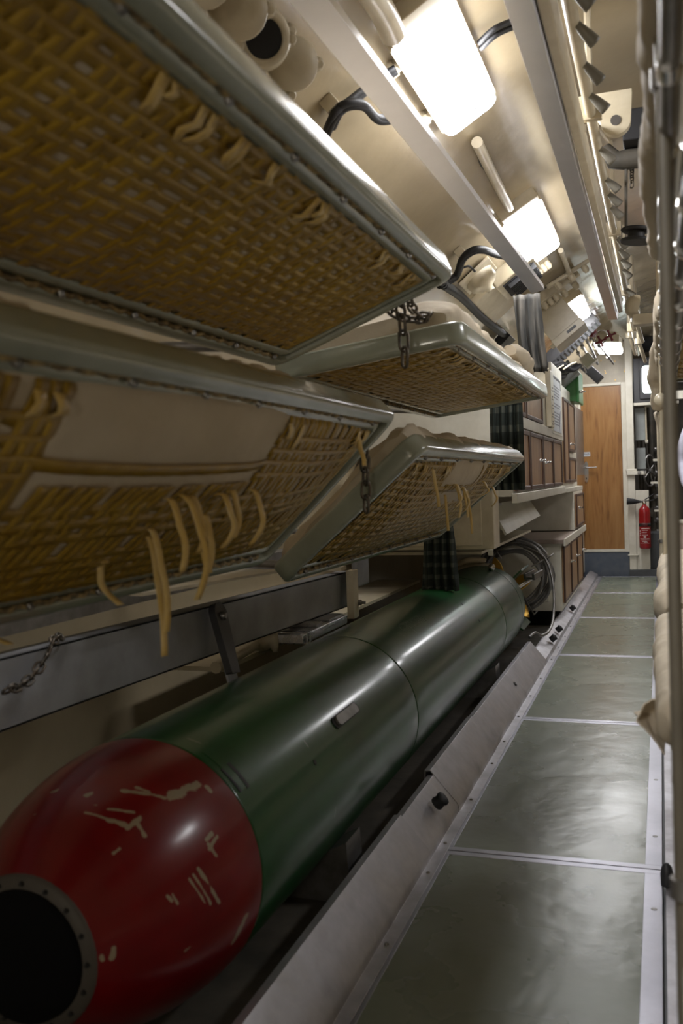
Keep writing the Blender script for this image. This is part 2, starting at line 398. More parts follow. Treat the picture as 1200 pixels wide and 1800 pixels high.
# ------------------------------------------------------------------ curb plates beside the torpedo
def curb(y0,y1,top,label,dx=0,bump=None,holes=(),mt='worn'):
    tx,tz=top
    pr=[(-.648+dx,FZ+.003),(-.662+dx,FZ+.003),(-.664+dx,FZ+.012),(tx,tz),(tx-.012,tz-.004),(tx-.012,tz-.05),(tx-.009,tz-.05),(tx-.008,tz-.008),(tx+.001,tz-.006),(-.667+dx,FZ+.004-.0),(-.70+dx,FZ+.0015),(-.648+dx,FZ+.0015)]
    pr=[(-.622+dx,FZ+.0015),(-.622+dx,FZ+.004),(-.655+dx,FZ+.004),(-.66+dx,FZ+.03),(tx,tz),(tx-.02,tz-.002),(tx-.022,tz-.045),(tx-.018,tz-.045),(tx-.016,tz-.006),(tx-.001,tz-.004),(-.664+dx,FZ+.029),(-.659+dx,FZ+.0015)]
    t=thing('curb_plate',label,'curb plate',(-.70,(y0+y1)/2,FZ),'aluminium curb plates beside the torpedo')
    obj('plate',MB().prism(pr,y0,y1),mt,t,bevel=.0008)
    sb=MB()
    y=y0+.12
    while y<y1-.05:
        sb.new().lathe([(.006,0),(.004,.004)],V(-.64+dx,y,FZ+.004),V(0,0,1),8); y+=.42
    pieces('rivet',sb,'steel',t)
    n=V(.75,0,.66)
    for by in (bump or []):
        p=V((tx-.66+dx)/2+.01,by,(tz+FZ+.03)/2+.01)
        q=obj('rubber_bumper',MB().lathe([(.020,0),(.022,.006),(.019,.02),(.023,.028),(.021,.036),(.010,.040)],p,n,16),'black',t)
    for by,off in holes:
        p=V((tx-.66+dx)/2,by,(tz+FZ+.03)/2)+n*.0025
        obj('bolt_hole',MB().lathe([(.012,0),(.012,.002)],p,n,14),'black',t)
    return t
curb(.3,2.62,(-.742,-.975),'long scuffed curb plate at the bottom of the picture, before the first bumper')
curb(2.62,3.02,(-.738,-.98),'short curb plate carrying the big black rubber bumper',bump=[2.84])
curb(3.02,3.75,(-.748,-.965),'curb plate with a folded lower corner behind the big rubber bumper',dx=.002)
curb(3.75,5.55,(-.745,-.968),'curb plate with a dark round hole beside the rear torpedo body',holes=[(4.62,0)])
curb(5.55,10.4,(-.725,-1.035),'long low curb plate running past the cable coil to the door',bump=[6.05,6.42,7.45])
mb=MB(); mb.box(-1.5,-.765,.3,7.0,FZ-.1,FZ+.0); obj('bilge_tray',mb,'dim'); tag(bpy.data.objects['bilge_tray'],'dark oily tray under the torpedo','bilge tray')
for yy,nm in ((2.35,'roller cradle under the front of the torpedo'),(4.7,'roller cradle under the rear of the torpedo')):
    mb=MB(); pr=[(-1.30,FZ),(-1.28,-.92),(-1.22,-.99)]+[(-1.05+.27*math.cos(math.radians(a)),-.79+.27*math.sin(math.radians(a))) for a in range(235,306,7)]+[(-.88,-.98),(-.80,-.94),(-.79,FZ)]
    o=obj('torpedo_cradle',mb.prism(pr,yy-.06,yy+.06),'steel'); tag(o,nm,'cradle')

# ------------------------------------------------------------------ torpedo
TX,TZ,TR=-1.05,-.79,.267
T=thing('torpedo','long dark green torpedo with a red nose lying beside the deck panels','torpedo',(TX,3.5,TZ-TR))
def nose_hit(px,py):
    r=ray(px,py); yj=1.72; a_=.46
    # ellipsoid
    A=(r.x/TR)**2+((r.y)/a_)**2+(r.z/TR)**2; B=-2*(r.x*TX/TR**2+r.y*yj/a_**2+r.z*TZ/TR**2); C=(TX/TR)**2+(yj/a_)**2+(TZ/TR)**2-1
    D=B*B-4*A*C
    return r*((-B-math.sqrt(max(D,0)))/(2*A))
def tor_hit(px,py,R=TR):
    r=ray(px,py); A=r.x**2+r.z**2; B=-2*(r.x*TX+r.z*TZ); C=TX**2+TZ**2-R*R; D=B*B-4*A*C
    return r*((-B-math.sqrt(max(D,0)))/(2*A))
TL=Vector((TX,3.5,TZ-TR))
def mk(lst,hit): return [(hit(a,b)-TL,hit(c,d)-TL,h) for a,b,c,d,h in lst]
nm=mk([(298,1400,345,1380,.011),(215,1390,290,1402,.005),(240,1384,262,1392,.004),(150,1428,190,1440,.003),(190,1440,225,1452,.006),(225,1455,245,1438,.006),(240,1445,255,1468,.005),(90,1392,100,1389,.004),(152,1397,160,1394,.006),(190,1422,235,1428,.003),
 (362,1476,372,1465,.005),(368,1492,382,1470,.004),(366,1484,380,1504,.004),(333,1546,360,1587,.003),(340,1538,370,1588,.003),(348,1527,385,1587,.004),(294,1575,302,1583,.004),(303,1572,312,1588,.003),(418,1640,432,1612,.010),(410,1655,424,1632,.006),(196,1684,201,1668,.005),(178,1682,181,1688,.004),(365,1384,370,1390,.006),(200,1500,210,1492,.003),(325,1672,335,1664,.002),(170,1415,60,1432,.0015)],nose_hit)
M['nose']=scratched('chipped red nose paint',(.17,.003,.005),(.13,.002,.004),nm,(.27,.22,.15),rough=.3,coat=.35)
gm=mk([(703,1098,716,1092,.006),(716,1106,742,1092,.0015),(535,1303,541,1312,.003),(352,1306,330,1298,.002),(590,1418,588,1436,.002),(700,1112,712,1119,.003),(724,1106,733,1112,.003)],tor_hit)
M['tgreen']=scratched('dark green torpedo enamel',(.003,.066,.012),(.002,.052,.009),gm,(.10,.14,.10),rough=.38,coat=.6)
AY=V(0,1,0)
yj=1.72
pr=[]
y=1.325
r0=TR*math.sqrt(1-((yj-y)/.46)**2)
pr=[(.02,y)]
pr=[(r0,y)]
for k in range(1,15):
    yy=y+(yj-y)*(1-(1-k/14)**1.3) if k<14 else yj
    pr.append((TR*math.sqrt(max(0,1-((yj-yy)/.46)**2)),yy))
obj('nose_cone',MB().lathe(pr,V(TX,0,TZ),AY,96),'nose',T)
obj('nose_ring',MB().lathe([(r0-.03,y-.006),(r0-.001,y-.006),(r0+.002,y+.002),(r0+.004,y+.01)],V(TX,0,TZ),AY,48),'gasket',T)
obj('nose_plug',MB().lathe([(.002,y-.03),(.06,y-.03),(r0-.025,y-.02),(r0-.02,y+.004)],V(TX,0,TZ),AY,40),'plug',T)
sb=MB()
for k in range(16):
    a=2*PI*k/16; sb.new().lathe([(.005,0),(.004,-.005)],V(TX+(r0-.012)*math.cos(a),y-.006,TZ+(r0-.012)*math.sin(a)),AY,6)
pieces('ring_screw',sb,'black',T)
def body(name,a,b,R=TR,step=.003):
    pr=[(R-.004,a),(R-.0005,a+.003),(R,a+.008),(R,b-.008),(R-.0005,b-.003),(R-.004,b)]
    # densify
    out=[pr[0],pr[1],pr[2]]
    n=max(2,int((b-a)/.12))
    for i in range(1,n): out.append((R,a+.008+(b-a-.016)*i/n))
    out+=pr[3:]
    return obj(name,MB().lathe(out,V(TX,0,TZ),AY,96),'tgreen',T)
body('warhead_section',yj+.002,3.02)
body('battery_section',3.022,4.92)
body('motor_section',4.925,5.52)
pr=[]
for k in range(20):
    t_=k/19; yy=5.525+.85*t_; pr.append((TR*(1-.72*t_**1.9)-.0005*(k==0),yy))
obj('tail_cone',MB().lathe(pr,V(TX,0,TZ),AY,64),'tgreen',T)
# shallow step bands and slots on the warhead
def patch(name,a0,a1,y0,y1,h,m,R=TR,w0=None):
    mb=MB(); n=10
    def f(r): return [[V(TX+r*math.cos(a0+(a1-a0)*i/n),yy,TZ+r*math.sin(a0+(a1-a0)*i/n)) for i in range(n+1)] for yy in (y0,y1)]
    lo=f(R-.004); hi=f(R+h)
    mb.grid(lambda u,v: hi[round(v)][round(u*n)],n,1)
    mb.add(lo[0]+hi[0],[(i,i+1,n+2+i,n+1+i) for i in range(n)]); mb.add(lo[1]+hi[1],[(i,i+1,n+2+i,n+1+i) for i in range(n)])
    mb.add([lo[0][0],lo[1][0],hi[1][0],hi[0][0]],[(0,1,2,3)]); mb.add([lo[0][n],lo[1][n],hi[1][n],hi[0][n]],[(0,1,2,3)])
    return obj(name,mb,m,T)
def tang(p): return math.atan2(p.z-TZ,p.x-TX)
pa,pb=tor_hit(352,1325),tor_hit(412,1400)
patch('cover_band',tang(pb),tang(pa),yj+.03,yj+.115,.0012,'tgreen')
p1,p2=tor_hit(400,1342),tor_hit(434,1386)
patch('slot',tang(p2),tang(p1),p1.y-.006,p1.y+.006,.0016,'black')
p1,p2=tor_hit(378,1360),tor_hit(410,1402)
patch('slot',tang(p2),tang(p1),yj+.022,yj+.03,.0016,'black')
# guide lug: pill shaped recess with a steel key
pc=tor_hit(607,1257); ang=tang(pc); nn=V(math.cos(ang),0,math.sin(ang)); tt=V(-nn.z,0,nn.x)
pill=[]
for k in range(24):
    a=2*PI*k/24; pill.append(pc-nn*.001+tt*(.017*math.sin(a))+AY*(.017*math.cos(a)+(.085 if math.cos(a)>0 else -.085)))
obj('guide_lug_seat',MB().solid(pill,nn*.004),'black',T)
pill2=[pc+nn*.002+(p-pc)*.82 for p in pill]
obj('guide_lug',MB().solid(pill2,nn*.008),'steel',T,bevel=.003)
# stencilled marks
mb=MB()
p0=tor_hit(706,1101); a0=tang(p0); y=p0.y
rnd=random.Random(3)
for row in range(2):
    yy=p0.y-.04
    while yy<p0.y+.28:
        if .10<yy-p0.y<.125: yy+=.02; continue
        ww=.008+rnd.random()*.006
        for k in range(3):
            aa=a0+.03-row*.095-k*.026*(.8+.4*rnd.random())
            if rnd.random()<.25: continue
            n_=V(math.cos(aa),0,math.sin(aa)); t_=V(-n_.z,0,n_.x)
            mb.obox(V(TX,yy,TZ)+n_*(TR+.0003),AY,t_,n_,ww*.5 if rnd.random()<.6 else .0016,.0014 if rnd.random()<.5 else .004,.0004)
        yy+=ww+.005
M['stencil']=mat('faint stencil paint',(.12,.17,.12),.6)
obj('stencil_marks',mb,'stencil',T)
sb=MB()
for px,py in ((842,1091),(812,1062),(876,1175),(553,1340)):
    p=tor_hit(px,py); n_=V(p.x-TX,0,p.z-TZ).normalized(); sb.new().lathe([(.007,-.002),(.007,.0012)],p,n_,10)
pieces('filler_screw',sb,'black',T)
# fins, fin clamp, propeller
for k in range(4):
    a=math.radians(45+90*k)
    n_=V(math.cos(a),0,math.sin(a)); t_=V(-n_.z,0,n_.x)
    pts=[V(TX,5.95,TZ)+n_*.19,V(TX,6.05,TZ)+n_*.275,V(TX,6.38,TZ)+n_*.275,V(TX,6.38,TZ)+n_*.07]
    obj('fin',MB().solid([p-t_*.006 for p in pts],t_*.012),'tgreen',T,bevel=.002)
obj('propeller_hub',MB().lathe([(.075,6.38),(.07,6.5),(.05,6.6),(.01,6.64)],V(TX,0,TZ),AY,24),'brass',T)
for k in range(5):
    a=2*PI*k/5+.5; n_=V(math.cos(a),0,math.sin(a)); t_=V(-n_.z,0,n_.x)
    def bl(u,v):
        r=.05+.20*u; c_=.075*math.sin(PI*min(1,.25+.75*u))**.6*(1-.55*u**6); tw=.9-.5*u
        return V(TX,6.46,TZ)+n_*r+(t_*math.cos(tw)+AY*math.sin(tw))*(c_*(v-.5)*2*.8)
    obj('propeller_blade',MB().grid(bl,8,6),'brass',T,solidify=.006)

# ------------------------------------------------------------------ bunks
def bunk(label, y0,y1,O,I,seed,sag=.012,hole=None,loops=(),lip=True,detail=True,rad=.05):
    rg=random.Random(seed)
    o=V(O[0],0,O[1]); i_=V(I[0],0,I[1]); W=(i_-o).length; d=(i_-o)/W
    n=V(d.z,0,-d.x)
    if n.z<0: n=-n
    T=thing('bunk',label,'bunk',((O[0]+I[0])/2,(y0+y1)/2,min(O[1],I[1])-.03),'folding bunks with woven webbing')
    def P(y,u,h=0): return o+d*u+n*h+V(0,y,0)
    # rounded loop, outer corners rounded, frame profile
    def loop(off,r):
        pts=[];out=[]
        for cx,cy,a0 in ((W-r-off,y1-r-off,0),(r+off,y1-r-off,90),(r+off,y0+r+off,180),(W-r-off,y0+r+off,270)):
            for k in range(7):
                a=math.radians(a0+15*k); pts.append(P(cy+r*math.sin(a),cx+r*math.cos(a))); out.append((d*math.cos(a)+AY*math.sin(a)))
        return pts,out
    pts,out=loop(0,rad)
    pr=[]
    hw,hh=.016,.029
    for cx,cz,a0,rr in ((hw-.010,hh-.010,0,.010),(-hw+.004,hh-.004,90,.004),(-hw+.004,-hh+.004,180,.004),(hw-.012,-hh+.012,270,.012)):
        for k in range(4):
            a=math.radians(a0+30*k); pr.append((cx+rr*math.cos(a)-hw,cz+rr*math.sin(a)))
    obj('frame',MB().sweep(pts,pr,out,[n]*len(pts),closed=True,smooth=True),'greenframe',T)
    # inner flange
    pts2,out2=loop(.052,max(.02,rad-.03))
    pr2=[(-.013,-.004),(.010,-.004),(.013,0),(.010,.004),(-.013,.004)]
    fl=[p-n*.016 for p in pts2]
    obj('lacing_flange',MB().sweep(fl,pr2,out2,[n]*len(fl),closed=True,smooth=True),'greenframe',T,bevel=0)
    # studs bridging frame and flange + lacing
    sb=MB(); y=y0+.12
    while y<y1-.08:
        for u in (.0,W):
            s=1 if u==0 else -1
            sb.new().tube([P(y,u+s*.026,-.014),P(y,u+s*.046,-.012)],.0035,6); sb.lathe([(.0065,0),(.005,.008)],P(y,u+s*.038,-.024),-n,8)
        y+=.19+rg.random()*.05
    pieces('stud_bolt',sb,'steel',T)
    mb=MB(); ph=0
    for u in (.034,W-.034):
        pth=[]; y=y0+.07
        while y<y1-.07:
            pth.append(P(y,u+.003*math.sin(y*130),-.020+.003*math.cos(y*130))); y+=.012
        mb.tube(pth,.0055,6)
    obj('lacing_cord',mb,'rope',T)
    if label.startswith(('upper near','lower near','upper far','lower far')):
        for yy in (y0+.35,y1-.30):
            q=P(yy,W-.005,-.01); hx=HC[0]-math.sqrt(HR**2-(q.z+.05-HC[1])**2)
            obj('wall_bracket',MB().tube([q,V((q.x+hx)/2,yy,q.z+.02),V(hx-.01,yy,q.z+.05)],.012,8),'steel',T)
    # webbing
    u0,u1=.062,W-.062; ya,yb=y0+.075,y1-.075
    def S(y,u,h=0):
        s_=max(0,min(1,(u-.03)/(W-.06))); t_=max(0,min(1,(y-y0)/(y1-y0)))
        g=sag*(math.sin(PI*s_)**.8)*(min(1,math.sin(PI*t_)*1.8))
        if hole and hole[0]<y<hole[1]: g+=.016*math.sin(PI*(y-hole[0])/(hole[1]-hole[0]))**.5*max(0,math.sin(PI*min(1,s_/(hole[2]+.08))))
        return P(y,u,-.016-g+h)
    mb=MB(); pale=MB()
    longs=[]; u=u0+.012
    while u<u1-.008:
        longs.append(u); u+=.0268+rg.random()*.0022
    crosses=[]; y=ya+.01; k=0
    while y<yb:
        crosses.append(y); k+=1
        y+=.0258 if (k%3 or rg.random()<.2) else .050
    def inhole(y,u): return hole and hole[0]<y<hole[1] and u<hole[2]*W and not (hole[2]*W-.055<u<hole[2]*W-.03)
    st=2 if detail else 4
    for iu,u in enumerate(longs):
        sk=(rg.random()-.5)*.006; wv=.0185+rg.random()*.005
        if rg.random()<.05: continue
        run=[];
        for jy in range(0,len(crosses)*2+1):
            f=jy/(len(crosses)*2); y=ya+(yb-ya)*f
            cut=inhole(y,u)
            if cut:
                if len(run)>2: mb.ribbon(run,d*wv)
                run=[]; continue
            par=.0006*math.cos(PI*(f*len(crosses))+PI*iu)
            run.append(S(y,u+sk*math.sin(f*5)+ (.004*noise.noise(V(y*2,u*9,seed))),par))
        if len(run)>2: mb.ribbon(run,d*wv)
    for jy,y in enumerate(crosses):
        if rg.random()<.04: continue
        wv=.0245+rg.random()*.002; sk=(rg.random()-.5)*.012
        us=u0-.012; ue=u1+.012
        if hole and hole[0]<y<hole[1]: 
            if rg.random()<.93: us=hole[2]*W
        m_=int((ue-us)/(.0132 if detail else .027))
        run=[]
        for q in range(m_+1):
            f=q/m_; u=us+(ue-us)*f
            par=-.0006*math.cos(PI*(u-u0)/.0275+PI*jy)
            h=par
            if q==0 and us<u0: h=.008
            if q==m_: h=.008
            run.append(S(y+sk*(f-.5)+.003*noise.noise(V(y*3,u*3,seed+5)),u,h))
        mb.ribbon(run,AY*wv)
    obj('webbing',mb,'strap',T,solidify=.0005)
    # bunched strap ends near the aisle side
    mb=MB()
    for k in range(26 if detail else 12):
        y=ya+.02+(yb-ya-.04)*rg.random(); u=u0+.004
        if hole and hole[0]<y<hole[1]: continue
        L=.02+.04*rg.random()
        run=[S(y+.01*rg.random()*q,u+L*q/3,-.002-.006*math.sin(PI*q/3)*(.4+rg.random())) for q in range(4)]
        mb.new().ribbon(run,AY*(.014+.008*rg.random()))
    pieces('strap_end',mb,'strap_pale' if detail else 'strap',T,solidify=.0012)
    # torn straps hanging down
    for (ly,lu,L,curl) in loops:
        base=S(ly,lu*W,-.004); run=[]; m_=12
        for q in range(m_+1):
            f=q/m_
            run.append(base+V(.03*curl*math.sin(PI*f*1.0)+.012*f, .012*math.sin(2.6*f+ly*9), -L*f**.9+.018*math.sin(PI*min(1,f*3))*(1 if f<.34 else 0)))
        mb=MB(); mb.ribbon(run,[AY*.011+V(.006,0,0)]*(m_+1)); obj('torn_strap',mb,'strap_pale',T,solidify=.0014)
    return T,(o,d,n,W,y0,y1,sag,S,P)

def mattress(label,info,h0,h1,seed,ins=.03,over=.0,ya=None,yb=None,u0=None,u1=None,wr=.012,group='canvas covered mattresses on the bunks',m='canvas',fade=0):
    o,d,n,W,y0,y1,sag,S,P=info
    ya=y0+ins if ya is None else ya; yb=y1-ins if yb is None else yb
    ua=.012 if u0 is None else u0; ub=W-.03 if u1 is None else u1
    NU,NV=150,44
    mb=MB()
    def f(u,v):
        # u along the length, v around the section
        a=2*PI*v; y=ya+(yb-ya)*u
        c_,s_=math.cos(a),math.sin(a)
        sx=math.copysign(abs(c_)**.35,c_); sz=math.copysign(abs(s_)**.55,s_)
        endr=min(1,math.sin(PI*min(max(u,.004),.996))*9)**.5
        um=(ua+ub)/2; hw=(ub-ua)/2*(.86+.14*endr)
        uu=um+sx*hw; 
        zz=(h0+h1)/2+sz*(h1-h0)/2*endr
        if sz>0: zz=h0+(zz-h0)*(1-fade*min(1,max(0,(u-.12)*2.2)))
        fr=max(0,sz)
        p=V(y*2.4,uu*4,seed+zz*3); nn=noise.noise(p)*wr*1.1+noise.noise(p*2.3)*wr*.45
        wq=V(y*9+7*noise.noise(V(y*2.5,uu*3,seed)),uu*4+y*3,zz*6+seed+3)
        rid=(1-abs(noise.noise(wq))*1.6)**3*wr*.65+(1-abs(noise.noise(wq*2.1))*1.6)**2*wr*.22
        side=abs(sx)**6
        base=S(y,min(max(uu,.03),W-.03))-P(y,min(max(uu,.03),W-.03)) if zz<.02 else V(0,0,0)
        k=min(1,max(0,(.03-zz)/.04)); sg=(S(y,min(max(uu,.03),W-.03))-P(y,min(max(uu,.03),W-.03))).dot(n)+.016
        q=P(y,uu,zz+sg*k)
        return q+n*((nn+rid)*fr)+d*(-1 if sx<0 else 1)*side*(nn+rid*.8)*.9
    mb.grid(f,NU,NV)
    # close ends
    for u in (0,1):
        vs=[f(u,v/NV) for v in range(NV)]; mb.add(vs,[tuple(range(NV))],True)
    o_=obj('mattress',mb,m); return tag(o_,label,'mattress',group)

bA,iA=bunk('upper near bunk, its whole amber woven underside filling the top left',.25,2.2,(-.451,.50),(-.917,.32),11)
bB,iB=bunk('lower near bunk tilted down to the wall, with torn straps hanging from it',.25,2.2,(-.61,.18),(-.983,-.183),12,sag=.035,hole=(.93,1.58,.37),
  loops=[(1.30,.42,.115,.5),(1.33,.40,.17,.9),(1.36,.42,.09,.6),(1.46,.42,.09,.8),(1.50,.41,.08,.4),(1.585,.41,.10,.9),(1.34,.56,.17,.3),(1.36,.60,.20,.1),(1.31,.72,.07,-.8),(1.48,.52,.10,.3),(1.52,.56,.09,-.4),(1.16,.93,.05,-1.0),(2.05,.17,.06,.1),(2.07,.18,.045,-.1)])
bC,iC=bunk('upper far bunk under the lamp row, its cream mattress puffed up at the near end',2.35,4.25,(-.46,.375),(-.99,.31),13)
bD,iD=bunk('lower far bunk tilted down to the wall, with short torn straps near its aisle rail',2.35,4.28,(-.585,.105),(-1.0,-.25),14,sag=.035,hole=(2.95,3.55,.24),
  loops=[(3.05,.24,.07,.8),(3.12,.26,.10,.5),(3.2,.26,.08,.9),(3.3,.28,.10,.2),(3.42,.30,.16,.1),(3.55,.25,.05,1.2),(3.1,.33,.12,.1),(3.9,.3,.08,1.0),(2.66,.14,.11,.1)])
mattress('wrinkled cream mattress on the upper near bunk, only its puckered edge showing',iA,-.0148,.055,21,u0=.02,wr=.012)
mattress('cream mattress bulging through the torn webbing of the lower near bunk',iB,-.0148,.06,22)
mattress('thick cream mattress on the upper far bunk, bunched up over the rail',iC,-.0148,.105,23,u0=.022,wr=.017,fade=.45)
mattress('cream mattress on the lower far bunk, showing as a pale strip through its webbing',iD,-.0148,.07,24,wr=.02)
# folded sheet on the near corner of the far upper mattress
def puff(label,cpts,rads,seed,name='folded_sheet',cat='folded sheet',wr=.35,m='canvas',flat=1.0,group=None):
    path=smoothpath(cpts,8); n=len(path); mb=MB(); seg=18; vs=[]
    for i,p in enumerate(path):
        t=(path[min(i+1,n-1)]-path[max(i-1,0)]).normalized(); u=t.orthogonal().normalized()
        u=(V(0,0,1)-t*t.z).normalized() if abs(t.z)<.9 else u; q=t.cross(u)
        f=i/(n-1); k=f*(len(rads)-1); a=int(min(k,len(rads)-2)); r=rads[a]+(rads[a+1]-rads[a])*(k-a)
        for j in range(seg):
            an=2*PI*j/seg; e=1+wr*noise.noise(V(p.x*14+math.cos(an)*1.2,p.y*14,p.z*14+math.sin(an)*1.2+seed))
            vs.append(p+(u*math.sin(an)*flat+q*math.cos(an))*r*e)
    mb.add(vs,[(i*seg+j,i*seg+(j+1)%seg,(i+1)*seg+(j+1)%seg,(i+1)*seg+j) for i in range(n-1) for j in range(seg)],True)
    mb.add(vs,[tuple(range(seg-1,-1,-1)),tuple((n-1)*seg+k for k in range(seg))],True)
    return tag(obj(name,mb,m),label,cat,group)
puff('rolled cream blanket end on the far upper mattress beside the curtain',[(-.52,3.55,.475),(-.53,3.85,.47),(-.54,4.2,.455)],[.02,.05,.045,.02],4,name='blanket',cat='blanket')

# ------------------------------------------------------------------ chains
def chain(label,pts,L=.034,W=.02,r=.0036,group='black suspension chains'):
    path=smoothpath(pts,20); # resample
    seg=[0]
    for i in range(1,len(path)): seg.append(seg[-1]+(path[i]-path[i-1]).length)
    def S(s):
        for i in range(1,len(seg)):
            if seg[i]>=s: f=(s-seg[i-1])/max(1e-9,seg[i]-seg[i-1]); return path[i-1].lerp(path[i],f)
        return path[-1]
    pitch=L-2*r-.003; n=max(1,int(seg[-1]/pitch)); mb=MB()
    for k in range(n):
        a=S(k*pitch); b=S((k+1)*pitch)
        dd=(b-a).normalized() if (b-a).length>1e-6 else V(0,0,-1); u=dd.orthogonal().normalized(); q=dd.cross(u)
        side=u if k%2 else q
        mb.link((a+b)/2,dd,side,L,W,r)
    return tag(obj('chain',mb,'chain'),label,'chain',group)
c1=at(712,572,Y=2.26)
chain('black chain hanging straight down beside the near end of the upper far bunk',[at(700,524,Y=2.19),at(704,545,Y=2.25),at(708,580,Y=2.27),at(711,620,Y=2.27),at(712,663,Y=2.27)],L=.052,W=.026,r=.0042)
chain('black chain looped over the corner of the upper far bunk frame',[at(672,538,Y=2.26),at(700,556,Y=2.27),at(725,562,Y=2.28),at(752,560,Y=2.30),at(758,548,Y=2.32)])
chain('short black chain dropping from the end rail of the upper near bunk',[at(718,520,Y=2.22),at(722,538,Y=2.24),at(735,552,Y=2.27),at(752,556,Y=2.3)])
chain('black chain hanging past the end of the lower near bunk',[at(652,750,Y=2.19),at(641,785,Y=2.24),at(642,830,Y=2.27),at(643,870,Y=2.27),at(645,915,Y=2.27)],L=.046,W=.024,r=.004)
chain('black chain drooping from the grey wall beam at the left edge',[at(108,1118,X=-1.26),at(92,1128,X=-1.24),at(84,1150,X=-1.235),at(64,1180,X=-1.235),at(40,1204,X=-1.235),at(0,1216,X=-1.235)],L=.03,W=.02,r=.003)

# ------------------------------------------------------------------ wall beam and fittings behind the torpedo
B=thing('wall_beam','long grey painted beam along the wall between the lower bunk and the torpedo','beam',(-1.28,2.2,-.55))
pa,pb=V(-1.265,.75,-.31),V(-1.265,3.80,-.375)
def beam_pt(y,h): f=(y-.75)/3.05; return V(-1.265,y,-.31-.065*f+h)
vs=[]
mb=MB()
for (x0,x1,h0,h1) in ((-1.271,-1.262,-.148,0),(-1.32,-1.262,-.006,0),(-1.32,-1.262,-.148,-.142)):
    c8=[]
    for y in (.75,3.80):
        for x in (x0,x1):
            for h in (h0,h1): q=beam_pt(y,h); c8.append(V(x,y,q.z))
    mb.add(c8,[(0,1,3,2),(4,6,7,5),(0,4,5,1),(2,3,7,6),(0,2,6,4),(1,5,7,3)])
obj('channel',mb,'beam',B,bevel=.001)
mb=MB(); mb.box(-1.34,-1.28,.8,3.7,-.29,-.235); tag(obj('wall_strip',mb,'steel'),'narrow dark ledge on the wall just above the grey beam','ledge')
mb=MB(); mb.solid([V(-1.5,1.9,-.235),V(-1.14,1.9,-.245),V(-1.14,2.75,-.275),V(-1.5,2.75,-.265)],V(0,0,.008)); 
mb.box(-1.145,-1.138,2.70,2.75,-.275,-.245)
tag(obj('shelf_plate',mb,'cream',bevel=.001),'thin cream shelf plate projecting above the grey beam','shelf')
# lever
lv=thing('stowage_lever','black locking lever hanging on the grey wall beam above the torpedo','lever',(-1.24,2.4,-.6))
p0=at(378,1082,X=-1.235); p1=at(400,1172,X=-1.19)
dr=(p1-p0); L=dr.length; dr.normalize(); sd=V(0,1,0); sd=(sd-dr*sd.dot(dr)).normalized(); nr=dr.cross(sd)
out=[]
for k in range(9): a=PI*k/8; out.append(p0-dr*(.035*math.sin(a))+sd*(.036*math.cos(a)))
out+= [p0+dr*L*1.15-sd*.022,p0+dr*L*1.15+sd*.026]
obj('lever_arm',MB().solid(out,nr*(.022 if nr.x>0 else -.022)),'darkgrey',lv,bevel=.005)
obj('lever_pin',MB().lathe([(.012,0),(.012,.012),(.008,.016)],p0+V(.02,.0,-.0),V(1,0,0),12),'steel',lv)
mb=MB(); q=at(400,1160,X=-1.25); mb.obox(q,sd,dr,nr,.03,.07,.004); obj('backing_plate',mb,'beam',lv,bevel=.001)
# bracket at beam end
bk=thing('hinge_bracket','cream upright hinge bracket at the far end of the grey wall beam','bracket',(-1.24,3.9,-.6))
q=at(617,1030,X=-1.225)
mb=MB(); mb.box(-1.235,-1.205,q.y-.035,q.y+.035,-.56,-.36); obj('upright',mb,'cream',bk,bevel=.003)
mb=MB(); mb.box(-1.235,-1.205,q.y+.035,q.y+.20,-.44,-.30); obj('tongue',mb,'beam',bk,bevel=.01)
obj('pivot_bolt',MB().lathe([(.013,0),(.013,.012),(.007,.013),(.007,.03)],V(-1.205,q.y+.03,-.50),V(1,0,0),6,smooth=False),'steel',bk)
mb=MB(); mb.box(-1.5,-1.25,q.y-.05,q.y+.02,-.36,-.345); obj('arm',mb,'cream',bk)
# flush steel clip box behind torpedo
a_,b_=at(510,1115,X=-1.24),at(590,1098,X=-1.24)
cb=thing('clip_box','bright ribbed metal clip box lying behind the torpedo top','clip box',(-1.27,(a_.y+b_.y)/2,a_.z-.03))
mb=MB(); mb.box(-1.33,-1.19,a_.y,b_.y,a_.z-.035,a_.z+.0); obj('case',mb,'alu',cb,bevel=.004)
mb=MB(); mb.box(-1.31,-1.2,a_.y+.16,a_.y+.22,a_.z,a_.z+.014); mb.box(-1.31,-1.2,a_.y+.30,b_.y-.02,a_.z,a_.z+.008); obj('latch',mb,'steel',cb,bevel=.002)
mb=MB(); 
for k in range(2): mb.new().box(-1.335,-1.185,a_.y+.015+k*.03,a_.y+.025+k*.03,a_.z-.037,a_.z+.004)
pieces('rib',mb,'chrome',cb)
vg=thing('drain_valve','brass-stained cream drain valve under the grey beam','valve',(-1.36,3.0,-.55))
q=at(465,1125,X=-1.34)
obj('valve_body',MB().lathe([(.02,-.06),(.035,-.05),(.04,0),(.03,.02),(.045,.03),(.045,.045),(.02,.05)],q,V(1,.4,0),20),'cream',vg)
obj('valve_pipe',MB().tube([q+V(-.02,-.35,-.03),q+V(-.02,-.05,-.01),q+V(-.02,.1,0)],.02,10),'cream',vg)
mb=MB(); mb.box(-1.62,-1.36,2.75,5.4,-.60,-.585); tag(obj('lower_shelf',mb,'cream'),'cream ledge low on the wall behind the torpedo','ledge')

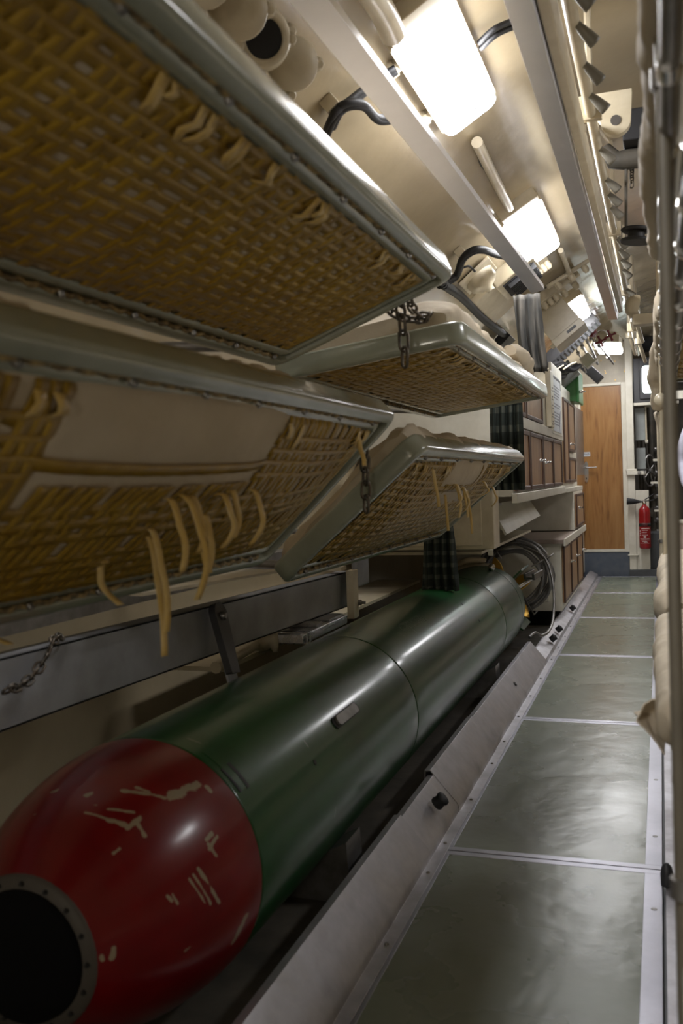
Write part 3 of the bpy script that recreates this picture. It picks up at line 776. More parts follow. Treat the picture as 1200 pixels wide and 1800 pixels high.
# cream wall lockers behind the lower bunk ends
# ------------------------------------------------------------------ ceiling lamps
def lamp(label,X0,Z0,X1,Z1,ya,yb,light='diffuser'):
    a=V(X0,0,Z0); b=V(X1,0,Z1); wv=(b-a); wd_=wv.length; wv.normalize(); n=V(wv.z,0,-wv.x)   # outward (down into room)
    if n.z>0: n=-n
    c=(a+b)/2+V(0,(ya+yb)/2,0); L=(yb-ya)/2; hw=wd_/2
    t=thing('ceiling_lamp',label,'lamp',(c.x,c.y,c.z),'rectangular ceiling lamps')
    # diffuser: rounded shallow tray
    path=[];out_=[]
    def rr(hx,hy,r,z):
        o=[]
        for cx,cy,a0 in ((hx-r,hy-r,0),(-hx+r,hy-r,90),(-hx+r,-hy+r,180),(hx-r,-hy+r,270)):
            for k in range(6): an=math.radians(a0+18*k); o.append(c+wv*(cx+r*math.cos(an))+AY*(cy+r*math.sin(an))+n*z)
        return o
    rings=[rr(hw+.0,L+.0,.03,-.045),rr(hw,L,.03,-.02),rr(hw-.003,L-.003,.03,-.008),rr(hw-.012,L-.012,.025,0),rr(hw-.05,L-.06,.02,.004)]
    mb=MB(); m_=len(rings[0]); vs=[p for r_ in rings for p in r_]
    mb.add(vs,[(i*m_+j,i*m_+(j+1)%m_,(i+1)*m_+(j+1)%m_,(i+1)*m_+j) for i in range(len(rings)-1) for j in range(m_)],True)
    mb.add(rings[-1],[tuple(range(m_))],True)
    obj('diffuser',mb,light,t)
    mb=MB(); r1=rr(hw+.008,L+.008,.034,-.03); mb.solid(r1,n*-.05); obj('housing',mb,'cream',t,bevel=.004)
    obj('ballast_box',MB().obox(c-n*.055-AY*(L+.05),wv,AY,n,hw*.98,.045,.035),'cream',t,bevel=.004)
    mb=MB(); mb.obox(c-n*.10+wv*.0,wv,AY,n,hw*.75,L*.8,.035); obj('back_box',mb,'cream',t,bevel=.006)
    mb=MB()
    for sy in (-.6,.55):
        mb.new().lathe([(.022,0),(.022,.018),(.028,.02),(.028,.04),(.018,.045),(.018,.06)],c-n*.055-wv*(hw)+AY*(sy*L),-wv,10,smooth=False)
    pieces('cable_gland',mb,'cream',t)
    mb=MB()
    for sy in (-1,1):
        mb.new().obox(c-n*.07+AY*(sy*(L+.03)),wv,AY,n,.03,.03,.008)
    pieces('mounting_ear',mb,'cream',t,bevel=.003)
    if light=='diffuser':
        mb=MB(); mb.lathe([(.005,0),(.005,.003)],c+n*.003+AY*(L*.72)+wv*.02,n,8); obj('clip_screw',mb,'darkgrey',t)
    return t
lamp('biggest and nearest lit ceiling lamp, above the upper near bunk',-.66,1.17,-.487,1.272,2.55,3.24)
lamp('second lit ceiling lamp, beside the end of the left aluminium rail',-.66,1.165,-.487,1.267,4.5,5.35)
lamp('third lit ceiling lamp, half hidden by a grey tilted box',-.66,1.165,-.487,1.267,7.0,7.75)
lamp('fourth lit ceiling lamp, small and level, above the wooden door',-.56,1.21,-.33,1.19,9.15,9.85)
lamp('added ceiling fill lamp over the far right-hand bunks, out of the picture',1.47,1.267,1.64,1.165,2.8,3.5)  # unseen lamp, added to bring more light to the bunks
lamp('added ceiling fill lamp over the right-hand passage by the visitor, out of the picture',1.0,1.4,1.2,1.36,8.6,9.3)  # added out of view to brighten the right-hand passage

def fill_wall_lamp(label,x,z,y,nd,s=.13,m='fill_light'):  # round fill lamp, added behind the viewpoint
    c=V(x,y,z); nd=nd.normalized(); t=thing('fill_lamp',label,'lamp',tuple(c),'added round fill lamps')
    obj('base_ring',MB().lathe([(s*1.15,0),(s*1.15,.03),(s*1.02,.045)],c,nd,28),'cream',t)
    obj('glass_dome',MB().lathe([(s,.03),(s,.06),(s*.85,.095),(s*.5,.115),(.002,.12)],c,nd,28),m,t)
    return t
M['fill_light']=lamp_mat('added fill lamp glow',30,(1,.93,.80))  # glow of the added fill lamps behind the viewpoint
fill_wall_lamp('added round fill lamp on the wall behind the viewpoint, over the aisle',-.15,.05,Y0+.0,V(0,1,0))  # added fill for the bunk undersides and the low foreground
fill_wall_lamp('added round fill lamp on the wall behind the viewpoint, behind the bunks',-.95,.10,Y0+.0,V(0,1,0),.10)  # added fill, set left to place the glint on the torpedo nose
lamp('added ceiling fill lamp over the machinery space, out of the picture',.55,1.38,.75,1.37,10.9,11.6)  # unseen, added to brighten the far end and the torpedo highlight
lamp('added ceiling fill lamp right behind the viewpoint, out of the picture',-.66,1.165,-.487,1.267,-.4,.3)  # lamp row extended out of view, added as fill for the foreground
# cylinder conduits between lamps on the hull
def conduit(label,pts,r,m='cream',name='conduit',cat='conduit',seg=10,group=None):
    return tag(obj(name,MB().tube(smoothpath(pts,8),r,seg),m),label,cat,group)
conduit('cream conduit running from the first lamp to the second on the ceiling',[hull_hit(838,250,.03),hull_hit(862,300,.03),hull_hit(895,365,.03)],.022)
conduit('thin brown wire beside the cream conduit between first and second lamp',[hull_hit(838,262,.012),hull_hit(845,290,.01),hull_hit(868,315,.012),hull_hit(880,345,.012),hull_hit(894,372,.01)],.004,'dim','wire','wire',6)
conduit('broad cream pipe on the ceiling above the first lamp',[hull_hit(640,-30,.05),hull_hit(672,20,.05),hull_hit(690,60,.06)],.035)
# flat cables
def cable(label,pts,r=.008,n=1,m='black',lift=.02,sep=.014):
    mb=MB()
    for k in range(n):
        mb.tube(smoothpath([p+V(0,k*sep,-k*.004) for p in pts],8),r,8)
    return tag(obj('cable',mb,m),label,'cable','black electric cables on the hull')
cable('pair of black cables running up the hull to the first lamp',[hull_hit(572,232,.03),hull_hit(584,205,.05),hull_hit(600,188,.05),hull_hit(655,145,.03),hull_hit(694,120,.03)],.011,2)
cable('black cable looping under the left rail to the lamp gland',[hull_hit(582,218,.03),hull_hit(600,186,.05),hull_hit(636,182,.07),hull_hit(662,206,.08),hull_hit(690,205,.08),hull_hit(712,196,.07)],.012,2)
cable('pair of black cables between the first lamp and the right rail',[hull_hit(842,75,.03),hull_hit(870,50,.045),hull_hit(905,35,.03)],.009,2,sep=.03)
cable('thick black cable bundle behind the end of the upper near bunk',[hull_hit(770,500,.05),hull_hit(800,485,.05),hull_hit(812,455,.05),hull_hit(830,440,.07),hull_hit(850,438,.08),hull_hit(875,447,.07),hull_hit(905,452,.06)],.016,2)
cable('black cable run dropping down the hull behind the bunched mattress',[hull_hit(775,495,.06),hull_hit(810,520,.05),hull_hit(850,560,.05),hull_hit(890,590,.05)],.02,3,sep=.03)
cable('thin black lead to the round ceiling fitting',[hull_hit(810,472,.05),hull_hit(824,468,.06),hull_hit(834,477,.06)],.006,1)
mb=MB(); 
for px,py in ((583,186),(809,444)):
    p=hull_hit(px,py,.02); n,tn=hull_frame(p); q=MB(); q.obox(p,tn,AY,n,.022,.03,.02)
    tag(obj('cable_clamp',q,'cream',bevel=.003),'small cream cable clamp on the hull above the '+('upper near bunk rail' if px<700 else 'far black cable loop'),'clamp','cable clamps')
# round fitting, ribbed box, plates
p=hull_hit(840,485,.02); n,tn=hull_frame(p)
t=thing('junction_fitting','round cream junction fitting with a flat base on the hull beyond the upper near bunk','junction box',p)
obj('base',MB().obox(p,tn,AY,n,.10,.13,.008),'cream',t,bevel=.004)
obj('cap',MB().lathe([(.085,0),(.08,.05),(.06,.07),(.025,.085),(.02,.11)],p,n,24),'cream',t)
p=hull_hit(905,480,.03); n,tn=hull_frame(p)
t=thing('ribbed_unit','black ribbed heat sink unit on a cream box behind the end of the left rail','electrical unit',p)
obj('case',MB().obox(p,tn,AY,n,.13,.20,.05),'cream',t,bevel=.01)
mb=MB()
for k in range(9): mb.obox(p+n*.065+tn*.02+AY*(-.13+k*.033),tn,AY,n,.09,.008,.02)
mb.obox(p+n*.053,tn,AY,n,.095,.15,.006)
obj('cooling_ribs',mb,'black',t)
p=hull_hit(868,530,.02); n,tn=hull_frame(p)
tag(obj('equipment_plate',MB().obox(p,tn,AY,n,.13,.35,.02),'cream',bevel=.006),'cream mounting plate on the hull left of the checked curtain','plate')
p=hull_hit(885,600,.06); n,tn=hull_frame(p)
tag(obj('connector_block',MB().obox(p,tn,AY,n,.06,.12,.03),'black',bevel=.004),'small black connector block beside the checked curtain top','connector')
p=hull_hit(800,530,.03); n,tn=hull_frame(p)

# ------------------------------------------------------------------ overhead rails
def railthing(label,A_,B_,wt,hh,ks,m='rail',tilt=0):
    a,b=Vector(A_),Vector(B_); d=(b-a).normalized(); s=V(1,0,tilt); s=(s-d*s.dot(d)).normalized(); u=s.cross(d)
    if u.z<0: u=-u
    t=thing('overhead_rail',label,'rail',tuple((a+b)/2),'brushed overhead rails')
    path=[a,b]; pr=[(-wt/2,0),(wt/2,0),(wt/2,hh),(wt/2-.004,hh),(wt/2-.004,.004),(-wt/2+.004,.004),(-wt/2+.004,hh),(-wt/2,hh)]
    obj('channel',MB().sweep(path,pr,[s,s],[u,u]),m,t,bevel=.001)
    mb=MB(); L=(b-a).length
    for k,lean in ks:
        p=a+d*k; top=topz(p.x+lean)
        mb.new().tube([p+u*.004,V(p.x+lean,p.y,top)],.008,8); mb.obox(p+u*.012,s,d,u,wt/2-.006,.03,.006)
    pieces('hanger_rod',mb,'cream',t)
    return t
railthing('left overhead aluminium rail crossing in front of the lamps',(-.615,1.0,.905),at(953,512,Z=.875)+V(-.02,0,0),.062,.03,[(.05,0),(3.5,-.24)],tilt=.2)
railthing('right overhead aluminium rail running beside the row of grey nozzles',(-.245,.9,.95),at(1077,562,Z=.95),.055,.04,[(.3,.0),(1.75,.02),(3.2,.02),(4.7,.02)],tilt=-.1)
# beige channel beside right rail
mb=MB(); mb.prism([(-.215,.96),(-.19,.965),(-.19,1.05),(-.215,1.05)],.9,5.9)
tag(obj('cable_duct',mb,'cream',bevel=.004),'flat cream duct running alongside the right overhead rail','duct')
# pipe with nozzles
t=thing('nozzle_pipe','cream ceiling pipe carrying a long row of grey conical nozzles','pipe',(-.165,4,1.08))
obj('pipe',MB().tube([V(-.172,.9,1.08),V(-.172,3,1.08),V(-.165,9.0,1.08)],.016,12),'cream',t)
cy=[2.16,2.34,2.572,2.783,3.0,3.245,3.588,3.773,3.96,4.19,4.5,4.72,4.95,5.19,5.45,5.75,6.1,6.5,6.9,7.3]
base=None
for k,y in enumerate(cy):
    p=V(-.165,y,1.075); ax=V(.62,.45,-.62).normalized() if k%3 else V(.66,.35,-.62).normalized()
    if k%5==4: continue
    obj('nozzle',MB().lathe([(.009,0),(.010,.014),(.0115,.018),(.0165,.058),(.0165,.066),(.012,.066),(.011,.058)],p,ax,14),'nozzle_grey',t)
mb=MB()
for y in (1.6,2.95,4.4,5.9,7.4):
    mb.new().box(-.21,-.14,y-.012,y+.012,1.06,1.12); mb.box(-.18,-.165,y-.02,y+.02,1.09,topz(-.17)); mb.lathe([(.01,0),(.01,.02)],V(-.195,y,1.05),V(0,0,-1),6)
pieces('pipe_clamp',mb,'cream',t,bevel=.002)
# hook bracket with hole
p=at(1070,213,Z=1.1)
p=p+V(.02,0,.0)
bp=thing('lifting_eye','cream lifting lug with a round hole next to the nozzle pipe','lifting lug',p)
mb=MB(); prf=[]
for k in range(13): a=PI+PI*k/12; prf.append((p.x+.045*math.cos(a),p.z+.045*math.sin(a)))
prf+=[(p.x+.05,p.z+.09),(p.x-.11,p.z+.09),(p.x-.11,p.z+.07)]
obj('lug_plate',mb.prism(prf,p.y,p.y+.03),'cream',bp,bevel=.003)
obj('lug_stem',MB().tube([V(p.x-.08,p.y+.015,p.z+.085),V(p.x-.08,p.y+.015,topz(p.x-.08))],.009,8),'cream',bp)
obj('lug_hole',MB().lathe([(.016,-.002),(.016,.034)],p,AY,16),'gasket',bp)
# dark hoist beam, rod, chain and reel
hb=thing('hoist_beam','dark brown hoist beam end hanging under the ceiling beside the nozzle pipe','hoist beam',(0,3.55,.98))
a_=at(1068,268,Y=3.6); 
mb=MB(); mb.tube([a_+V(-.01,0,.02),a_+V(.02,0,-.03),a_+V(.06,0,-.035),a_+V(.5,0,-.03)],[.02,.034,.036,.036],12); obj('beam_arm',mb,'dim',hb)
mb=MB(); mb.box(a_.x+.055,a_.x+.5,3.5,3.75,a_.z,a_.z+.11); obj('beam_block',mb,'black',hb,bevel=.006)
c0=at(1100,285,Y=3.6); c1=at(1100,405,Y=3.6)
conduit('thin vertical rod hanging from the hoist beam',[c0,c0.lerp(c1,.5),c1],.0055,'dim','hanging_rod','rod')
chain('short rusty chain hanging from the hoist beam behind the thin rod',[at(1110,283,Y=3.7),at(1110,300,Y=3.7),at(1110,330,Y=3.7)],L=.028,W=.016,r=.003)
c2=at(1118,413,Y=3.62)
t=thing('reel','black double-flanged reel at the foot of the thin hanging rod','reel',c2)
obj('lower_flange',MB().lathe([(.055,-.006),(.06,0),(.055,.006)],c2+V(0,0,-.022),V(.1,0,1),24),'black',t)
obj('upper_flange',MB().lathe([(.05,-.006),(.055,0),(.05,.006)],c2+V(0,0,.018),V(.1,0,1),24),'black',t)
obj('hub',MB().lathe([(.03,-.02),(.03,.02)],c2,V(.1,0,1),16),'black',t)

# ------------------------------------------------------------------ valve manifold, top left
t=thing('valve_manifold','cream manifold of round flanged covers and a black port above the upper near bunk','valve manifold',hull_hit(465,65,.05))
pts=[hull_hit(x,y,.08) for x,y in ((355,-45),(420,15),(462,67),(515,112))]
nrm=[]
dv=V(.62,-.45,-.35).normalized()
for k,(p,px) in enumerate(zip(pts,(355,420,462,515))):
    n,tn=hull_frame(p); ax=(n*.55+V(.25,-.75,0)).normalized()
    if k==2:
        obj('port_body',MB().lathe([(.075,-.12),(.072,-.02),(.062,.0),(.060,.012),(.045,.014),(.042,-.01)],p,ax,28),'cream',t)
        obj('open_port',MB().lathe([(.043,-.02),(.043,.008)],p,ax,24),'black',t)
    else:
        obj('flange_cover',MB().lathe([(.04,-.11),(.045,-.03),(.062,-.02),(.064,.0),(.060,.012),(.03,.015),(.002,.015)],p,ax,28),'cream',t)
    mb=MB(); u=ax.orthogonal().normalized(); q=ax.cross(u)
    for j in range(4):
        a=PI/4+j*PI/2; o_=p+(u*math.cos(a)+q*math.sin(a))*.072-ax*.03; mb.new().lathe([(.018,-.04),(.018,.0),(.010,.002),(.010,.02)],o_,ax,8)
    pieces('flange_bolt',mb,'cream',t)
n,tn=hull_frame(pts[1])
obj('manifold_pipe',MB().tube([p-n*-0+hull_frame(p)[0]*-.07 for p in pts],.05,14),'cream',t)

# ------------------------------------------------------------------ cabinets on the left, far half
XF=-.72
def cab_door(parent,y0,y1,z0,z1,x=XF,knob=None,kz=None,m='teak',fw=.03):
    mb=MB(); mb.box(x-.006,x+.006,y0+.004,y1-.004,z0+.004,z1-.004); dd=obj('door',mb,m,parent)
    fb=MB(); fb.box(x,x+.014,y0,y0+fw,z0,z1); fb.box(x,x+.014,y1-fw,y1,z0,z1); fb.box(x,x+.014,y0+fw,y1-fw,z0,z0+fw*.8); fb.box(x,x+.014,y0+fw,y1-fw,z1-fw*.8,z1)
    obj('door_moulding',fb,'darkwood',dd,bevel=.003)
    if knob is not None:
        kb=MB(); zz=(z0+z1)/2 if kz is None else kz
        kb.lathe([(.012,0),(.012,.006),(.006,.01),(.006,.028)],V(x+.012,knob,zz),V(1,0,0),10)
        kb.tube([V(x+.04,knob-.035,zz),V(x+.044,knob,zz),V(x+.04,knob+.03,zz)],[.005,.008,.006],8)
        obj('handle',kb,'chrome',dd)
    return dd
def hullx(z,R=HR): return HC[0]-math.sqrt(R*R-(z-HC[1])**2)
# upper cabinet
U=thing('wall_cabinet','long off-white wall cabinet with a row of framed teak doors beyond the far bunks','cabinet',(-1.1,6.2,-.09))
mb=MB(); x1=XF
def cabbody(y0,y1,z0,z1,x1=XF-.008):
    k=6; pr=[(x1,z0)]+[(x1,z1)]+[(max(hullx(z1+(z0-z1)*i/k),-3)+.03,z1+(z0-z1)*i/k) for i in range(k+1)]
    return MB().prism(pr,y0,y1)
obj('body',cabbody(4.9,7.5,-.10,.62),'white',U)
mb=MB(); mb.box(XF-.01,XF+.02,4.88,7.5,-.135,-.085); mb.box(XF-.01,XF+.012,4.9,7.5,.27,.33); obj('rail',mb,'white',U,bevel=.003)
cab_door(U,4.94,5.50,-.075,.26,knob=None)
cab_door(U,5.52,6.13,-.075,.26,knob=6.06-.1,kz=.10)
cab_door(U,6.15,6.74,-.075,.26,knob=6.24,kz=.09)
cab_door(U,6.76,7.36,-.075,.26)
cab_door(U,4.94,5.36,.335,.60); cab_door(U,5.40,6.18,.335,.60)
# socket strip & notice
s_=thing('socket_strip','cream multi-socket power strip standing beside the printed notice','socket strip',(XF+.01,6.6,.33))
mb=MB(); mb.box(XF-.005,XF+.03,6.52,6.70,.335,.72); obj('strip_body',mb,'cream',s_,bevel=.004)
mb=MB()
for z in (.37,.42,.48,.54,.60):
    mb.box(XF+.03,XF+.032,6.60,6.625,z,z+.01); mb.box(XF+.03,XF+.032,6.575,6.59,z-.018,z-.010); mb.box(XF+.03,XF+.032,6.635,6.65,z-.018,z-.010)
obj('socket_holes',mb,'darksign',s_)
n_=thing('notice_board','white framed printed notice with lines of grey text on the wall cabinet','notice',(XF+.02,7.1,.31))
ZA,ZB=.30,.80
mb=MB(); mb.box(XF-.005,XF+.015,6.73,7.44,ZA,ZB); obj('frame',mb,'white',n_,bevel=.003)
mb=MB(); mb.box(XF+.015,XF+.017,6.76,7.33,ZA+.02,ZB-.08); obj('sheet',mb,'paper',n_)
mb=MB()
rg=random.Random(5)
for r_ in range(14):
    if r_ in (5,8): continue
    z=ZB-.16-r_*.021; y=6.82
    while y<7.22-(.1 if r_ in(4,11) else 0):
        l=.02+.05*rg.random(); mb.box(XF+.017,XF+.0175,y,min(y+l,7.26),z,z+.007); y+=l+.012
obj('text_lines',mb,'ink',n_)
mb=MB(); mb.box(XF+.017,XF+.0185,6.79,7.30,ZB-.10,ZB-.085); mb.box(XF+.017,XF+.0185,7.29,7.31,ZB-.16,ZB-.10); obj('heading_bar',mb,'darksign',n_)
mb=MB(); 
pts=[V(XF+.0172,7.16,ZA+.03),V(XF+.0172,7.24,ZA+.12),V(XF+.0172,7.27,ZA+.19),V(XF+.0172,7.20,ZA+.16),V(XF+.0172,7.14,ZA+.09)]
mb.solid(pts,V(.001,0,0)); obj('plume_mark',mb,'ink',n_)
# tall column unit
C=thing('tall_cabinet','narrow tall cabinet with paired teak doors right of the printed notice','cabinet',(-.95,8.1,-.09))
obj('body',cabbody(7.52,8.9,-.10,.72,XF-.008),'white',C)
cab_door(C,7.60,7.98,-.06,.62); cab_door(C,8.0,8.6,.20,.62,knob=8.1,kz=.26); cab_door(C,8.0,8.6,-.06,.15)
mb=MB(); mb.box(XF-.1,XF+.03,7.5,9.05,-.135,-.10); obj('rail',mb,'white',C,bevel=.003)
# lower cabinet
L_=thing('low_cabinet','low off-white cabinet with three teak doors behind the cable coil','cabinet',(-1.05,8,-.99))
XL=-.70
obj('body',MB().box(-1.55,XL-.008,7.05,8.9,-1.0,-.50),'white',L_,bevel=.004)
for k,(a,b) in enumerate(((7.12,7.70),(7.72,8.28),(8.30,8.86))): cab_door(L_,a,b,-.95,-.53,x=XL,knob=a+.5 if k!=1 else a+.45,kz=-.68 ,m='teak',fw=.022)
mb=MB(); mb.box(-1.35,-.80,7.035,7.05,-.93,-.53); obj('side_panel',mb,'white',L_,bevel=.004)
W_=MB(); W_.box(-1.56,XL+.02,6.98,9.0,-.497,-.465); WT=tag(obj('worktop',W_,'worktop',bevel=.004),'brown laminate worktop with a white edge on the low cabinet','worktop')
mb=MB(); mb.box(XL+.021,XL+.035,6.98,9.0,-.515,-.462); obj('edging',mb,'white',WT,bevel=.003)
# column between worktop and upper cabinet with door at its end
K=thing('middle_cabinet','off-white cabinet standing on the brown worktop under the wall cabinets','cabinet',(-1,8.4,-.46))
obj('body',MB().box(-1.58,-.69,8.05,9.0,-.46,-.137),'white',K,bevel=.004)
cab_door(K,8.12,8.9,-.44,-.16,x=-.682,knob=8.3,kz=-.28,fw=.025)
# sloping folded panel + locker under the wall cabinet
q=MB(); q.solid([V(-.86,4.98,-.14),V(-.86,6.5,-.145),V(-.775,6.45,-.265),V(-.775,4.98,-.30)],V(-.012,0,-.006))
o_=tag(obj('folding_flap',q,'white',bevel=.003),'sloping off-white folded flap hanging under the wall cabinet','flap')
pieces('hinge',MB().new().box(-.862,-.85,5.2,5.3,-.155,-.14).new().box(-.862,-.85,6.1,6.2,-.155,-.14),'steel',o_)
lk=thing('side_locker','plain cream locker with a recessed panel line under the far bunks','locker',(-1.2,4.9,-.37))
mb=MB(); mb.box(-1.60,-.80,4.72,4.90,-.36,-.02); obj('body',mb,'cream',lk,bevel=.006)
mb=MB(); mb.box(-1.4,-.86,4.712,4.72,-.34,-.10); obj('front_panel',mb,'cream',lk,bevel=.003)
obj('side_strap',MB().box(-.83,-.805,4.705,4.715,-.39,-.36),'white',lk)
mb=MB(); mb.box(-1.6,-.9,4.9,6.9,-.40,-.385); mb.box(-1.62,-1.5,4.9,7.0,-.40,-.12); tag(obj('recess_shelf',mb,'cream'),'cream back panel and shelf in the recess under the wall cabinet','shelf')
mb=MB(); mb.tube(smoothpath([(-.90,6.75,-.13),(-.885,6.78,-.20),(-.90,6.8,-.24),(-.98,6.82,-.28)],6),.009,8); tag(obj('cable',mb,'black'),'short black cable dropping from the wall cabinet behind the sloping flap','cable')
# grey steel panel by the door
mb=MB(); mb.box(-.80,-.775,9.05,YE-.03,.0,.68); tag(obj('steel_panel',mb,'steel',bevel=.002),'riveted grey steel panel left of the wooden door','panel')
mb=MB(); mb.box(-.80,-.772,9.05,YE-.03,-.60,-.0); tag(obj('wood_panel',mb,'wood'),'brown veneer side panel beside the lower part of the door','panel')
tag(obj('end_locker',cabbody(9.05,YE-.01,-1.05,.6,-.80),'white'),'off-white end locker wedged against the end wall','locker')

# ------------------------------------------------------------------ equipment hung above the cabinets
def tiltbox(px,py,Yd,hx,hy,hz,rot,extra=0):
    p=at(px,py,Y=Yd); a=math.radians(rot); u=V(math.cos(a),0,math.sin(a)); n=V(-u.z,0,u.x)
    return p,u,n
p,u,n=tiltbox(974,556,6.4,0,0,0,37)
t=thing('equipment_cabinet','large plain cream box tilted along the hull in front of the third lamp','equipment box',p)
obj('case',MB().obox(p+AY*.15,u,AY,n,.115,.15,.12),'cream',t,bevel=.005)
obj('lower_lip',MB().obox(p+AY*.13-n*.145,u,AY,n,.12,.15,.028),'cream',t,bevel=.004)
obj('catch',MB().obox(p-n*.143-AY*.023+u*.03,u,AY,n,.035,.004,.008),'darkgrey',t)
obj('corner_bolt',MB().lathe([(.016,0),(.016,.025),(.010,.03)],p-u*.115-n*.15,-u,8),'cream',t)
p,u,n=tiltbox(996,602,7.9,0,0,0,42)
t=thing('cable_tray','dark ribbed cable tray slanting behind the third lamp','cable tray',p)
obj('tray',MB().obox(p+AY*.1,u,AY,n,.30,.12,.055),'darkgrey',t,bevel=.004)
mb=MB()
for k in range(16): mb.obox(p+u*(-.28+k*.037)-n*.065-AY*.025,u,AY,n,.010,.012,.03)
obj('tray_ribs',mb,'black',t)
mb=MB(); rg=random.Random(9)
for k in range(7):
    b0=at(955+rg.random()*20,640+rg.random()*14,Y=7.7); b1=at(985+rg.random()*45,640+rg.random()*25,Y=8.1)
    mb.tube(smoothpath([b0,b0.lerp(b1,.4)+V(0,0,.04*rg.random()),b0.lerp(b1,.7)-V(0,0,.05*rg.random()),b1],6),.012+.01*rg.random(),8)
tag(obj('cable_bundle',mb,'black'),'tangled bundle of black cables above the green box','cable bundle',kind='stuff')
mb=MB(); mb.tube(smoothpath([at(962,648,Y=7.6),at(975,655,Y=7.6),at(985,662,Y=7.6)],5),.008,6); mb.tube([at(975,655,Y=7.6),at(980,648,Y=7.6),at(990,642,Y=7.65)],.006,6); mb.tube([at(990,649,Y=7.6),at(1003,640,Y=7.7),at(1012,637,Y=7.8)],.007,6)
tag(obj('knotted_cord',mb,'canvas'),'knotted pale cord lying over the black cables','cord')
p,u,n=tiltbox(988,660,8.2,0,0,0,40)
p=p+V(.0,.0,.0)
t=thing('control_box','grey-green control box tilted beside the green box','control box',p)
obj('case',MB().obox(p+AY*.1,u,AY,n,.12,.10,.07),'greybox',t,bevel=.005)
obj('cover_plate',MB().obox(p-AY*.003-n*.02,u,AY,n,.10,.004,.004).obox(p-AY*.003-u*.05+n*.02,u,AY,n,.018,.004,.014).obox(p-AY*.003+u*.05+n*.03,u,AY,n,.012,.004,.010),'darkgrey',t)
pieces('lid_screw',MB().new().lathe([(.01,0),(.01,.01)],p-AY*.0+u*.10+n*.04,-AY,8).new().lathe([(.01,0),(.01,.01)],p-AY*.0-u*.1+n*.04,-AY,8),'chrome',t)
a_=at(985,706,Y=8.5); b_=at(1024,660,Y=8.5)
t=thing('junction_cabinet','bright green equipment box with a slanting top, next to the door top','equipment box',(a_.x,8.5,a_.z))
xa,xb=at(978,700,Y=8.5).x,at(1014,700,Y=8.5).x; zb=at(1005,707,Y=8.5).z; zt=at(1010,653,Y=8.5).z
obj('case',MB().prism([(xa,zb+.02),(xb,zb),(xb,zt),(xb-.12,zt+.01),(xa,zb+.14)],8.4,8.85),'ggreen',t,bevel=.006)
obj('lid',MB().box(xb,xb+.025,8.39,8.86,zb-.01,zt-.0),'ggreen',t,bevel=.008)
obj('lid_bolt',MB().lathe([(.01,0),(.014,.01),(.014,.03),(.006,.04),(.006,.06)],V(xb+.02,8.42,zb+.08),V(1,0,0),8),'chrome',t)
pieces('lid_screw',MB().new().lathe([(.008,0),(.008,.008)],V(xb-.06,8.4,zb+.05),-AY,8).new().lathe([(.008,0),(.008,.008)],V(xb-.06,8.4,zt-.06),-AY,8).new().lathe([(.008,0),(.008,.008)],V(xa+.06,8.4,zb+.06),-AY,8),'darkgrey',t)
p,u,n=tiltbox(1032,633,9.0,0,0,0,38)
t=thing('terminal_box','small white terminal box with open clamps near the red valves','terminal box',p)
obj('case',MB().obox(p,u,AY,n,.052,.05,.05),'white',t,bevel=.005)
obj('lid_strip',MB().obox(p-n*.052+u*.01,u,AY,n,.062,.055,.010),'white',t,bevel=.003)
p,u,n=tiltbox(1040,655,9.4,0,0,0,-45)
tag(obj('battery_pack',MB().obox(p,u,AY,n,.11,.08,.045),'black',bevel=.005),'black slanted box just above the top left corner of the door','box')
# pipework above
mb=MB(); rg=random.Random(2)
for k,(x0,y0,x1,y1) in enumerate(((1020,600,1035,640),(1028,592,1050,640),(1012,612,1030,655),(1046,600,1078,640),(1010,592,1030,620),(1038,590,1045,612))):
    a_=at(x0,y0,Y=9.0); b_=at(x1,y1,Y=9.3); mb.tube([a_,a_.lerp(b_,.5)+V(.01,0,-.01),b_],[.008,.012,.007][k%3],8)
    for q_ in (.2,.7): mb.lathe([(.018,-.012),(.018,.012)],a_.lerp(b_,q_),b_-a_,6,smooth=False)
tag(obj('pipe_cluster',mb,'steel'),'cluster of short steel pipes between the ribbed tray and the red valves','pipes',kind='stuff')
# red valve wheels
for k,(px,py,lb) in enumerate(((1072,590,'upper dark red valve handle near the fourth lamp'),(1055,600,'lower dark red valve handle near the fourth lamp'))):
    p=at(px,py,Y=8.7); t=thing('star_valve',lb,'valve',p,'dark red valve handles')
    mb=MB()
    for j in range(4):
        a=j*PI/2+.4; d=V(math.cos(a),0,math.sin(a)); mb.tube([p,p+d*.03,p+d*.052],[.010,.009,.014],8)
    mb.lathe([(.018,-.02),(.02,.01)],p,-AY,10); obj('star_grip',mb,'redvalve',t)
    obj('spindle',MB().tube([p,p+V(-.02,.12,.04)],.009,8),'redvalve',t)
p=at(1038,583,Y=8.8); tag(obj('valve_bonnet',MB().lathe([(.03,-.05),(.045,-.02),(.04,.03),(.02,.06)],p,V(-.6,.2,.6),12),'redvalve'),'dark red valve body beside the third lamp','valve')
p=at(1056,592,Y=8.9); mb=MB(); mb.link(p,V(.3,0,1).normalized(),V(1,0,-.3).normalized(),.13,.10,.008); tag(obj('shackle',mb,'chrome'),'shiny oval ring between the dark red valves','ring')
